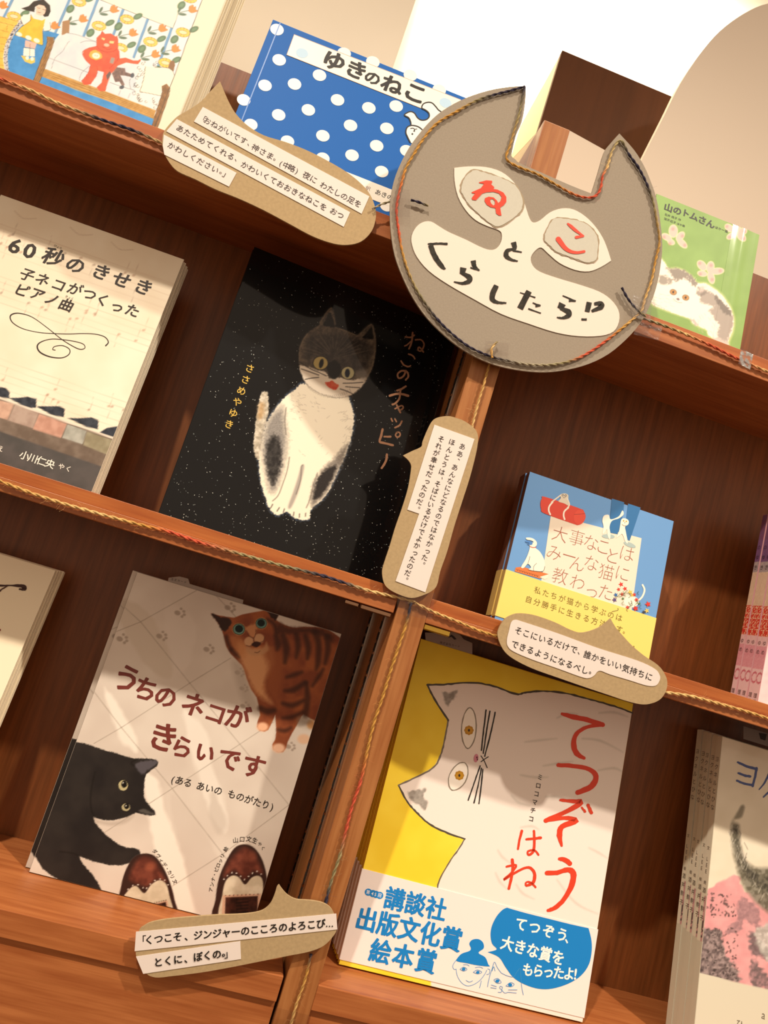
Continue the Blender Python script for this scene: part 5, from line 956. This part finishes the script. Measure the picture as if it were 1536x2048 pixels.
for ce, pts in (((365, 215), (((352, 140), 8, 12, 0), ((270, 215), 10, 5.5, 30), ((440, 205), 10, 6, -50), ((325, 275), 7, 4.5, 30), ((462, 290), 12, 5.5, 45))), ((1135, 150), (((1145, 80), 7, 11, 10), ((1050, 100), 9, 6, 40), ((1075, 200), 9, 5, -30), ((1210, 150), 9, 6.5, -30), ((1200, 215), 10, 6, 50))), ((790, 650), (((710, 570), 11, 7, 50), ((815, 590), 7, 11, 10), ((900, 640), 13, 6, -5), ((715, 670), 9, 5, 10), ((825, 720), 6, 12, -15)))):
    for c0, r1, r2, a in pts: p.put(p.ell(gh(c0), r1+1.2, r2+1.2, a, 1.5), 'eadfb8', 0.95)
    for c0, r1, r2, a in pts: p.put(p.ell(gh(c0), r1, r2, a, 1.5), 'f2bdb0', 1); d = np.array(c0)+(np.array(c0)-np.array(ce))*0.35; p.put(p.ell(gh(tuple(d)), 3, 3, 0, 4), 'dc8583', 0.6)
p.build('printed_picture', b.root, UG)
p.A = ((p.U > 0.110) & (p.U < 0.142)).astype(float)
p.build('jacket_curl', b.root, mat('curled_jacket', rough=0.5, spec=0.2, attr=True, coat=0.8), 0.00035, True, bulge=lambda u, v: 0.0008*np.exp(-((u-0.126)/0.0065)**2))
t = Print(b.fr, 0.0004); a0 = math.radians(22)
for ch, c0, sz in (('山', (520, 272), 84), ('の', (607, 302), 84), ('ト', (688, 325), 80), ('ム', (768, 358), 84), ('さ', (850, 394), 84), ('ん', (930, 430), 86)): letters(b, [(ch, g(c0), sz/g.s, a0, 0.034)], '16170f')
for s_, q0, q1, z in (('ほか一篇', (988, 466), (1085, 502), 30), ('石井', (497, 340), (525, 350), 27), ('桃子', (563, 364), (592, 375), 27), ('作', (628, 388), (628, 388), 27), ('深沢', (490, 382), (518, 392), 27), ('紅子', (552, 405), (580, 416), 27), ('ほか画', (615, 430), (668, 448), 25)): t.text(s_, g(q0), g(q1), z/g.s, '23281a', 0.006, tilt=len(s_) > 1)
t.build('small_lettering', b.root)

# --- orange cat on the bed -------------------------------------------------------------------------
b = B['pic']; g = Z(0, 0, 6.4); gq = Z(220, 0, 7.68)
uv = b.fr.uvs([(-40, -60), (420, -60), (330, 290), (-40, 170)]); u1 = b.w-0.001
p = Paint(b.fr, max(0.001, uv[:, 0].min()), u1, 0.001, min(b.h-0.001, uv[:, 1].max()+0.02), 1.35, 'ebe2ca')
def pp(z, q, c, o=1.0, soft=1.2, **k): p.put(p.poly(z(q) if z else q, smooth=False, soft=soft), c, o, **k)
def ln(z, q, w=0.8, c='4b4438', o=0.8): p.put(p.line(z(q) if z else q, w, soft=1.1, n=3), c, o)
pp(None, [(-100, -150), (452, -130), (404, 0), (349, 151), (306, 262), (-100, 110)], 'e9ecea', 1, 1.2, c2='dfe5ea', nsc=20)
for a, e_ in (((27, -5), (7, 36)), ((141, -5), (109, 70)), ((197, -5), (166, 76)), ((251, 8), (225, 74)), ((298, 32), (267, 116)), ((345, 52), (315, 136)), ((86, -20), (78, 2))): p.put(p.line([a, e_], 5.2, False, 1.2), '76a3cc', 1); p.put(p.line([(a[0]+2.8, a[1]), (e_[0]+2.8, e_[1])], 0.7, False, 1), '47688c', 0.5)
pp(None, [(150, -120), (185, -8), (220, 8), (346, 57), (357, 26), (369, -2), (395, -80)], 'f9f2da'); ln(None, [(185, -8), (220, 8), (346, 57)]); ln(None, [(346, 57), (357, 26), (369, -2), (395, -80)])
for x, y in ((158, 4), (28, 33), (198, 52), (254, 39), (301, 84), (366, 65), (241, 96), (331, 126), (380, -3)):
    for dx, dy, r1, r2, a in ((22, -6, 10, 5.5, -25), (-17, 14, 9.5, 7, -45)): p.put(p.ell((x+dx, y+dy), r1, r2, a, 1.2), '5d7a5a', 0.95); p.put(p.ell((x+dx, y+dy), r1*0.6, r2*0.5, a, 2), '7c9a78', 0.8)
    p.put(p.ell((x, y), 14.5, 9.5, 12, 1.2), 'a97f2e', 0.9)
    for k in range(11): a = 2*math.pi*k/11; p.put(p.ell((x+11*math.cos(a), y+6.6*math.sin(a)+1.5*math.cos(a)), 3.0, 2.5, 12, 1), 'f6cf60')
    p.put(p.ell((x, y), 9, 4.4, 12, 1), 'a97f2e', 0.8); p.put(p.ell((x, y), 8.3, 3.7, 12, 1), 'f8dfb4')
for x, y in ((7, 11), (110, 52), (166, 38), (228, 19), (266, 66), (325, 57), (385, 19), (351, 98), (311, 109)):
    ln(None, [(x-6, y+2), (x-20, y+5), (x-28, y+8)], 1.3, '5c6f58'); p.put(p.ell((x-26, y+1), 6.5, 2.6, -60, 1.1), '5f7560', 0.95); p.put(p.ell((x-20, y+10), 8, 2.6, 5, 1.1), '5f7560', 0.95)
    pp(None, [(x-8, y+3), (x-6, y-6), (x+1, y-9), (x+3, y-4), (x+7, y-6), (x+6, y), (x+11, y+3), (x+4, y+6), (x-3, y+7)], 'f0924a'); ln(None, [(x-8, y+3), (x-6, y-6), (x+1, y-9), (x+3, y-4), (x+7, y-6), (x+6, y), (x+11, y+3), (x+4, y+6), (x-3, y+7), (x-8, y+3)], 0.6, '9b5626', 0.7)
pp(g, [(0, 210), (240, 280), (180, 380), (110, 480), (60, 600), (40, 750), (60, 900), (-200, 820), (-200, 160)], 'f6c95e', 1, 1.2, c2='f0bd4e', nsc=10)
for q in ([(-50, 270), (170, 330)], [(-50, 370), (110, 415)], [(-50, 470), (90, 490)], [(-50, 560), (70, 570)], [(-50, 650), (50, 660)], [(-50, 745), (45, 755)], [(-50, 830), (50, 840)], [(0, 210), (240, 280)], [(95, 330), (85, 400)]): ln(g, q, 0.7, '8d6a2a')
pp(g, [(290, 320), (560, 380), (760, 440), (660, 560), (600, 700), (500, 1070), (130, 960), (60, 900), (90, 640), (130, 470)], '4a98da', 1, 1.5, c2='3f8ccd', nsc=12)
pp(None, [(60, 190), (83, 153), (220, 204), (308, 234), (302, 270), (100, 230)], '4a98da', 1, 1.5, c2='3f8ccd', nsc=12)
p.put(p.line(g([(265, 300), (180, 400), (110, 540), (75, 700), (90, 930)]), 7.5, soft=1.5), 'c6c4c4', 1); rs = np.random.RandomState(8)
for i in range(90):
    s = rs.rand(); P_ = smooth_pts(g([(265, 300), (180, 400), (110, 540), (75, 700), (90, 930)]), False, 10); c0 = P_[int(s*(len(P_)-1))]+rs.randn(2)*2.0; p.put(p.ell(c0, 1.2, 0.9, rs.randint(180), 0.8), rs.choice(['3c3f55', '6e7080', 'f0f0f0', '2f3040']), 0.9)
# girl
pp(g, [(470, 10), (560, -5), (640, 70), (648, 150), (620, 210), (570, 218), (540, 185), (560, 100), (500, 60), (450, 90), (440, 155), (340, 135), (275, 110), (370, 80), (430, 20)], '35291f')
pp(g, [(460, 85), (510, 62), (565, 75), (592, 115), (572, 180), (520, 212), (462, 182)], 'f4cdb8'); pp(g, [(435, 175), (560, 215), (570, 255), (440, 225)], 'f3e6da')
for q in ([(480, 95), (500, 108), (520, 105)], [(550, 120), (570, 130), (590, 125)], [(485, 155), (505, 165), (520, 162)]): ln(g, q, 0.8)
pp(g, [(390, 185), (300, 190), (262, 240), (300, 330), (385, 280)], 'f6f2e6'); pp(g, [(575, 240), (640, 290), (645, 385), (560, 405)], 'f6f2e6'); ln(g, [(262, 240), (300, 330)]); ln(g, [(640, 290), (645, 385), (560, 400)])
pp(g, [(395, 185), (430, 240), (540, 265), (580, 245), (545, 400), (548, 580), (430, 545), (320, 490), (190, 450), (270, 350), (385, 270)], 'f5c63e', 1, 1.2, c2='efb935', nsc=10); ln(g, [(190, 450), (270, 350), (385, 270), (395, 185)]); ln(g, [(545, 400), (548, 580), (430, 545), (320, 490), (190, 450)])
for c0 in ((245, 440), (365, 485), (470, 520)): p.put(p.ell(g(c0), 6.5, 4.2, 25, 1.2), 'f5efdf')
pp(g, [(325, 515), (470, 555), (450, 625), (318, 600)], 'eebcae'); pp(g, [(305, 610), (445, 628), (445, 725), (298, 715)], 'f6f2e4'); ln(g, [(385, 560), (380, 720)]); ln(g, [(305, 610), (445, 628)])
pp(g, [(268, 710), (330, 725), (370, 760), (445, 735), (448, 800), (400, 820), (320, 790)], 'eec75c'); p.put(p.ell(g((350, 745)), 3.5, 4, 0, 1), 'f6f0e2'); p.put(p.ell(g((412, 755)), 3.5, 4, 0, 1), 'f6f0e2')
# bed, lace, pillow
pp(g, [(800, 275), (895, 255), (885, 430), (790, 450)], 'a9825a'); pp(gq, [(925, 940), (985, 935), (1000, 1000), (975, 1100), (890, 1040)], '8f6a48')
pp(None, [(88, 136), (98, 112), (108, 88), (122, 73), (134, 66), (160, 71), (195, 83), (240, 100), (276, 122), (274, 150), (268, 190), (262, 203), (220, 188), (160, 166)], 'e6e6e6', 1, 1.2, c2='d6dce2', nsc=18)
for q in ([(890, 530), (860, 560), (800, 660), (700, 750), (660, 880)], [(620, 740), (860, 830), (1130, 930)], [(1015, 1030), (1040, 940), (1140, 850)], [(1030, 550), (1100, 525), (1220, 530)], [(860, 425), (1000, 450), (1230, 540)]): ln(g, q, 1.1, '8a8d90', 0.7)
for q in ([(0, 1270), (180, 1330), (380, 1390)], [(310, 1210), (300, 1280), (320, 1370)], [(160, 1390), (130, 1460)], [(310, 1440), (280, 1510)]): ln(gq, q, 1.0, '7c8084', 0.8)
pp(gq, [(430, 960), (560, 955), (740, 1030), (545, 1060), (480, 1400), (780, 1490), (730, 1700), (370, 1550), (400, 1300)], 'f1eee6')
for i in range(70):
    x, y = 370+rs.rand()*400, 940+rs.rand()*760
    if not (abs(x-470+(y-1200)*0.2) < 75 or (y > 1450+(x-470)*0.35 and y < 1560+(x-400)*0.42) or y < 1010): continue
    r = 10+rs.rand()*16; ln(gq, [(x+r*math.cos(a), y+r*math.sin(a)) for a in np.linspace(0, 5, 6)], 0.7, '4a4642', 0.75)
pp(gq, [(545, 1020), (700, 1040), (880, 1045), (960, 1090), (992, 1170), (930, 1340), (860, 1290), (800, 1340), (780, 1475), (620, 1440), (460, 1410), (520, 1200)], 'f9f1da'); ln(gq, [(700, 1030), (880, 1045), (960, 1090), (992, 1170)]); ln(gq, [(460, 1410), (620, 1440), (780, 1475)]); ln(gq, [(545, 1020), (520, 1200), (460, 1410)])
pp(None, [(85, 136), (220, 186), (312, 221), (307, 238), (220, 204), (82, 153)], 'c79b55', 1, 1.2, c2='b5863f', nsc=6)
for k in range(9): y0 = 138+k*1.8; ln(None, [(86+k, y0), (150, y0+25+math.sin(k)*2), (220, y0+49), (308, y0+84-k*0.3)], 0.8, '8a6330' if k % 2 else 'dcb56c', 0.7)
pp(g, [(600, 468), (690, 480), (690, 545), (500, 1075), (425, 1040), (600, 560)], 'a97f4b', 1, 1.2, c2='8f6a3c', nsc=5); ln(g, [(600, 468), (600, 560), (425, 1040)], 1, '4d3418'); ln(g, [(690, 480), (690, 545), (500, 1075)], 1, '4d3418')
for k in range(3): ln(g, [(625+k*20, 500), (620+k*15, 600), (460+k*18, 1040)], 0.8, '6d4c27', 0.6)
pp(gq, [(795, 1325), (870, 1288), (920, 1345), (900, 1480), (715, 2010), (625, 1990), (800, 1430)], '9f7549', 1, 1.2, c2='84603a', nsc=5); ln(gq, [(800, 1330), (800, 1430), (625, 1990)], 1, '4d3418'); ln(gq, [(920, 1345), (900, 1480), (715, 2010)], 1, '4d3418')
for k in range(3): ln(gq, [(830+k*24, 1340), (825+k*22, 1480), (655+k*20, 1960)], 0.8, '6d4c27', 0.6)
# orange cat
OC = 'ea6340'
pp(gq, [(120, 905), (240, 888), (360, 932), (430, 932), (475, 903), (470, 940), (430, 988), (350, 980), (250, 962), (110, 1015)], OC)
pp(g, [(1240, 590), (1150, 610), (1070, 650), (1058, 700), (1100, 775), (1160, 830), (1130, 930), (1080, 1000), (1042, 1040), (1075, 1088), (1160, 1082), (1232, 980), (1250, 905), (1330, 925), (1300, 1060), (1238, 1120), (1270, 1165), (1350, 1168), (1372, 1080), (1425, 940), (1490, 880), (1535, 760), (1528, 660), (1500, 600)], OC, 1, 1.2, c2='e2573a', nsc=8)
pp(g, [(1308, 398), (1345, 435), (1420, 430), (1480, 470), (1500, 460), (1514, 510), (1512, 600), (1470, 650), (1380, 668), (1290, 640), (1238, 590), (1240, 490), (1290, 440)], 'e95f3d')
for q in ([(1238, 590), (1290, 645), (1380, 668), (1470, 650), (1514, 600)], [(1308, 398), (1290, 440), (1240, 490), (1238, 590)], [(1150, 610), (1070, 650), (1058, 700), (1100, 775), (1160, 830)], [(1232, 980), (1250, 905), (1240, 850)], [(1042, 1040), (1080, 1000), (1130, 930), (1160, 830)], [(1500, 690), (1510, 760), (1400, 880)]): ln(g, q, 0.9, '8a2e1c', 0.7)
for q in ([(1305, 480), (1345, 495), (1335, 520), (1300, 500)], [(1405, 525), (1460, 530), (1455, 560), (1400, 555)]): pp(g, q, 'e9d48e')
p.put(p.ell(g((1365, 578)), 5.5, 3.4, 8, 1), 'f2bda2'); ln(g, [(1310, 600), (1345, 615), (1380, 635), (1430, 625)], 0.8, '8a2e1c')
p.put(p.ell(g((1225, 708)), 13, 9.5, 10, 1.2, 0.25), 'f1b14c'); p.put(p.ell(g((1230, 715)), 8, 6, 10, 1.2), 'f5ead2'); ln(g, [(1215, 705), (1222, 712)], 0.8); ln(g, [(1245, 712), (1238, 722)], 0.8)
pp(g, [(1425, 735), (1470, 745), (1450, 820), (1405, 805)], 'a5968c')
pp(gq, [(100, 1035), (230, 1050), (240, 1110), (330, 1140), (340, 1190), (240, 1165), (160, 1160), (225, 1300), (200, 1350), (145, 1255), (80, 1262), (30, 1130)], '8b7168', 1, 1, c2='6f5a55', nsc=4); p.put(p.ell(gq((345, 1160)), 3.6, 5, 20, 1), '565b63'); p.put(p.ell(gq((182, 1342)), 5, 3.6, -20, 1), '565b63'); pp(gq, [(-60, 1160), (0, 1090), (20, 1140), (-40, 1240)], '6c5a55')
ln(None, [(452, -130), (404, 0), (349, 151), (306, 262)], 1.1, '4b4438', 0.9)
p.build('printed_picture', b.root, UG)

# --- stacks with visible spines at the right --------------------------------------------------------
b = B['yok']; g = Z(1360, 1440, 3.369)
p = Paint(b.fr, 0.0004, 0.16, 0.0004, b.h-0.0004, 1.8, 'ece3cc'); p.put(p.all(), 'ece3cd', 1, 'e2d8c0', 50)
p.put(p.poly(g([(120, 1180), (165, 1158), (250, 1100), (350, 1050), (410, 1062), (440, 1150), (700, 1250), (800, 1900), (120, 1698)]), soft=4, jit=4, jsc=8), 'eba9a9', 1, 'dd9a9c', 20)
for q, c, c2 in (([(375, 1270), (430, 1200), (520, 1280), (530, 1400), (430, 1350), (400, 1420), (300, 1430), (380, 1340)], 'b58a8d', '9c777b'), ([(130, 1430), (200, 1410), (270, 1425), (300, 1560), (370, 1660), (395, 1770), (100, 1700)], 'a3928f', '5e5252'), ([(470, 1430), (560, 1500), (640, 1640), (560, 1600), (480, 1560)], '8a7476', '6c595b'), ([(480, 1620), (560, 1690), (620, 1760), (600, 1810), (480, 1780)], '6b5b5c', 'a37f82')):
    p.put(p.poly(g(q), soft=6, jit=5, jsc=5), c, 0.95, c2, 5)
for i in range(170):
    x, y = (rs.randint(140, 390), rs.randint(1400, 1760)) if i < 110 else (rs.randint(180, 380), rs.randint(1170, 1330)); p.put(p.ell(g((x, y)), 1+rs.rand()*2.2, 0.8+rs.rand()*1.4, rs.randint(180), 1.2), '3d3433', 0.5+0.4*rs.rand())
p.put(p.line(g([(425, 575), (380, 640), (350, 700), (370, 740)]), [3, 5, 8], soft=5), 'a79f8c', 0.7); p.put(p.line(g([(420, 590), (400, 640), (375, 660)]), [9, 12, 4], soft=5), '77705e', 0.8)
p.put(p.line(g([(372, 720), (378, 840), (410, 960), (480, 1060), (600, 1130), (760, 1200)]), [16, 17, 20, 42, 80, 110], soft=9), '5f5a4a', 0.95, '8a8575', 7, hard=1.6)
p.put(p.line(g([(372, 720), (390, 860), (440, 1000), (540, 1090), (700, 1130)]), [8, 9, 12, 24, 40], soft=7), '35322a', 0.8, '6c6757', 5, hard=1.6)
for i in range(60):
    s = rs.rand(); x, y = 365+s*s*260+rs.randn()*25, 720+s*460+rs.randn()*20; p.put(p.line(g([(x, y), (x+rs.randn()*14, y+20+rs.rand()*30)]), 1.3, soft=1.5), 'e5dfcf' if i % 2 else '45413a', 0.55)
p.put(p.poly(g([(500, 1440), (560, 1380), (700, 1340), (700, 1620), (600, 1620), (540, 1560)]), soft=8, jit=4), 'dcd8d0', 0.9, 'a8a49c', 7)
p.put(p.poly(g([(-40, 1660), (120, 1698), (360, 1762), (700, 1840), (800, 1850), (800, 2300), (-60, 2300)]), smooth=False, soft=1.6), 'd9d2bc', 1)
p.build('printed_picture', b.root, mat('glossy_jacket', rough=0.55, spec=0.15, attr=True, coat=0.45))
t = Print(b.fr, 0.0004)
for q, w in (([(388, 285), (450, 312), (512, 330)], [14, 17, 20]), ([(392, 358), (440, 375), (472, 380)], [14, 18, 16]), ([(382, 408), (430, 428), (488, 438)], [14, 16, 18]), ([(514, 325), (505, 380), (488, 445)], [18, 15, 17]), ([(600, 360), (570, 420), (532, 468)], [16, 12, 8]), ([(590, 372), (660, 392), (620, 460), (560, 520)], [10, 16, 14, 8])): rib(t, g, q, w, '4b5c92', rough=0.4)
t.build('title_brush_lettering', b.root)
t = Print(b.fr, 0.0004); t.text('a', g((562, 1985)), g((562, 1985)), 70/g.s, '6d6152'); t.text('ひ', g((400, 2050)), g((400, 2050)), 60/g.s, '6d6152'); t.build('band_words', b.root)
p = Paint(b.sp, 0.0002, b.t-0.0002, 0.0003, b.h-0.0003, 1.8, 'e2d9c2')
p.C = np.where(((p.V > b.h*0.33) & (p.V < b.h*0.47))[:, None], rgb('dca9a6')*(0.8+0.2*vnoise(p.X, p.Y, 4, 3))[:, None], p.C); p.C = np.where((p.V < b.h*0.33)[:, None], rgb('cdc6b0'), p.C); sl_ = (p.V > b.h*0.33) & (p.V < b.h*0.40) & (vnoise(p.X, p.Y, 3, 5) > 0.55); p.C[sl_] = rgb('5a4d4a'); p.U0 = p.U
p.C[(p.U < b.t*0.6) & (p.V > b.h*0.33)] = rgb('e2d9c2')
p.build('printed_spine', b.root, PRINTED, 0.0002)
t = Print(b.sp, 0.0004); t.text_uv('ヨクネルとひな', b.t*0.5, b.h-0.028, b.h-0.085, 0.0072, '5c4b42'); t.text_uv('文', b.t*0.5, b.h*0.62, b.h*0.62, 0.0045, '5c4b42'); t.text_uv('LEE', b.t*0.5, b.h*0.585, b.h*0.545, 0.006, '5c4b42'); t.text_uv('絵', b.t*0.5, b.h*0.51, b.h*0.51, 0.0045, '5c4b42'); t.text_uv('酒井駒子', b.t*0.5, b.h*0.485, b.h*0.40, 0.0062, '4a3a33'); t.build('spine_letters', b.root)
b = B['pur']
p = Paint(b.fr, 0.0004, 0.05, 0.0004, b.h-0.0004, 2.0, 'f3d9d8'); p.put(p.all(), 'f5dedb', 1, 'ebc0c4', 30); p.build('printed_picture', b.root, PRINTED)
p = Paint(b.sp, 0.0002, b.t-0.0002, 0.0003, b.h-0.0003, 1.3, 'e9c8cb'); v = p.V; n1 = vnoise(p.U*9000, p.V*9000, 9, 2)[:, None]
def band(a, e_, c, c2):
    m = (v >= a) & (v < e_); p.C[m] = (rgb(c)*(1-n1)+rgb(c2)*n1)[m]
band(0.05, 0.078, 'd78e9b', 'e3a9b2'); band(0.078, 0.09, 'e2b4b6', 'e8c3c3'); band(0.09, 0.128, 'c8332a', 'd84a38'); band(0.128, 0.172, 'd8b698', 'e6cdb2'); band(0.172, 0.186, '9a8b93', 'c3b0a6'); band(0.186, 0.215, '6f5478', '8d5a86'); band(0.215, 0.3, '8f4a6a', '6a5a78')
for i in range(70): p.C[(abs(p.U-rs.rand()*b.t)**2+abs(p.V-(0.09+rs.rand()*0.037))**2) < 0.0007**2] = rgb('f0cfa8')
d = np.sqrt(((p.U-b.t*0.6)/0.0045)**2+((p.V-0.040)/0.0062)**2); p.C[(d > 0.8) & (d < 1.15)] = rgb('c9707f'); p.build('printed_spine', b.root, PRINTED, 0.0002)
t = Print(b.sp, 0.0004); t.text_uv('理論社', b.t*0.45, 0.019, 0.0045, 0.0062, '5a3d38', 0.004); t.text_uv('ゆめ', b.t*0.45, 0.082, 0.071, 0.0065, '6b4a4c'); t.text_uv('のゆき', b.t*0.45, 0.205, 0.178, 0.0068, '3d2c36'); t.build('spine_letters', b.root)
b = B['lef']; g = Z(0, 1080, 3.84); t = Print(b.fr, 0.0004)
rib(t, g, [(-60, 350), (20, 350), (90, 350), (150, 352), (185, 360), (190, 378), (150, 378)], [18, 14, 12, 24, 34, 24, 12], '3d1e14', rough=0.5); rib(t, g, [(60, 352), (20, 375), (-20, 405), (-80, 430)], [8, 12, 14, 16], '4c2a1d', rough=0.5); t.build('brush_stroke', b.root); t = Print(b.fr, 0.0004); rib(t, g, [(-30, 705), (0, 690)], [18, 16], '8c2f22', rough=0.5); t.build('red_brush_mark', b.root)

# --- copies standing behind the front books, shop slips ------------------------------------------------
def many(key, n, what, grp, pos, **kw):
    b = B[key]; b.root['group'] = grp; stack(b, n, '', [what+' '+w for w in pos[:n]], grp, lean=kw.pop('lean'), **kw)
many('uchi', 1, 'black cat and tabby picture book', 'black cat and tabby picture books', ['peeking out left behind the front copy'], lean=0.0433, dx=[-0.0068], dz=[0.0], skip=('title_letter', 'small_lettering'))
many('chap', 1, 'black laminated picture book', 'black laminated picture books', ['hidden close behind the copy with the white-chested cat'], lean=0.0895, dx=[-0.0022], skip=('printed_cat', 'title_letter', 'author_lettering', 'printed_speckles'))
many('roku', 2, 'piano picture book', 'piano picture books', ['second from the front of its stack', 'hindmost of its stack'], lean=0.0947, dx=[0.0012, 0.002], skip=('printed_picture', 'title_letter', 'subtitle_letters', 'printed_flourish', 'author_lettering'))
many('dai', 2, 'small blue yellow-banded book', 'small blue yellow-banded books', ['directly behind the front copy', 'hindmost of its stack'], lean=0.1193, dx=[-0.001, 0.0005], dz=[0.0, 0.0], gap=0.0012, skip=('title_panel', 'printed_red_roll', 'printed_trouser_legs', 'printed_white_dog', 'printed_flowers', 'title_letter', 'band_words'))
many('pic', 3, 'cream-edged bed picture book', 'orange cat bed picture books', ['second from the front of its stack', 'third from the front of its stack', 'hindmost of its stack'], lean=0.05, dx=[0.002, 0.0065, 0.008], skip=('printed_picture',))
many('yok', 4, 'white spined brushed-cat book', 'white books with a brushed cat', ['second from the front of its stack', 'third from the front of its stack', 'fourth from the front of its stack', 'hindmost of its stack'], lean=0.195, dx=[0.001, 0.0, 0.0015, 0.0], gap=0.0008, skip=('title_letter', 'band_words', 'printed_picture'))
many('pur', 4, 'pink and red spined book', 'pink books at the right edge', ['second from the front of its stack', 'third from the front of its stack', 'fourth from the front of its stack', 'hindmost of its stack'], lean=0.0761, dx=[0.001, 0.0, 0.001, 0.0], gap=0.0008, skip=('printed_picture',))
many('lef', 3, 'cream book with red-brown edges', 'cream books with a brush stroke', ['second from the front of its stack', 'third from the front of its stack', 'hindmost of its stack'], lean=0.1796, dx=[0.0012, 0.002, 0.004], skip=('brush_stroke', 'red_brush_mark'))
def slip(name, fr, q, lbl, m, lines, back):
    r = empty(name, fr.P(q[0]), lbl, 'slip', 'sales slips in books'); f = Frame(fr.o-fr.n*back, fr.u, fr.v)
    plate(f, q, 0.0003, m, 'paper', r); t = Print(f, 0.0001)
    for a in lines: a(t)
    t.build('printed_marks', r)
gs_ = Z(640, 1130, 5.12)
slip('sales_slip', B['tet'].fr, gs_([(1085, 800), (1075, 690), (1240, 700), (1290, 680), (1380, 690), (1440, 720), (1470, 760), (1560, 800), (1560, 940)]), 'grey sales slip sticking up behind the yellow cat book', flat('a99c92', 0.7), [lambda t: t.poly(gs_([(1310, 748), (1345, 712), (1372, 730), (1400, 760), (1375, 765), (1345, 735)]), '3a3230'), lambda t: t.text('株式会社カード', gs_((1240, 795)), gs_((1420, 835)), 5.5, '4a403c', 0.006)], 0.0012)
slip('sales_slip', B['uchi'].fr, gu([(645, 120), (652, 78), (700, 72), (738, 82), (745, 105), (980, 175), (975, 205)]), 'grey sales slip sticking up behind the tabby picture book', flat('a99c92', 0.7), [lambda t: t.text('注文カード', gu((668, 84)), gu((725, 98)), 5.5, '4a403c', 0.006)], 0.0012)
gy = Z(1240, 1380, 3.064)
slip('sales_slip', B['yok'].fr, gy([(757, 300), (757, 222), (800, 235), (1020, 300), (1020, 380)]), 'dark printed slip sticking up behind the white brushed-cat book', flat('7d746e', 0.7), [lambda t: t.poly(gy([(850, 262), (900, 270), (890, 310), (860, 300)]), '2b2624')], 0.0012)
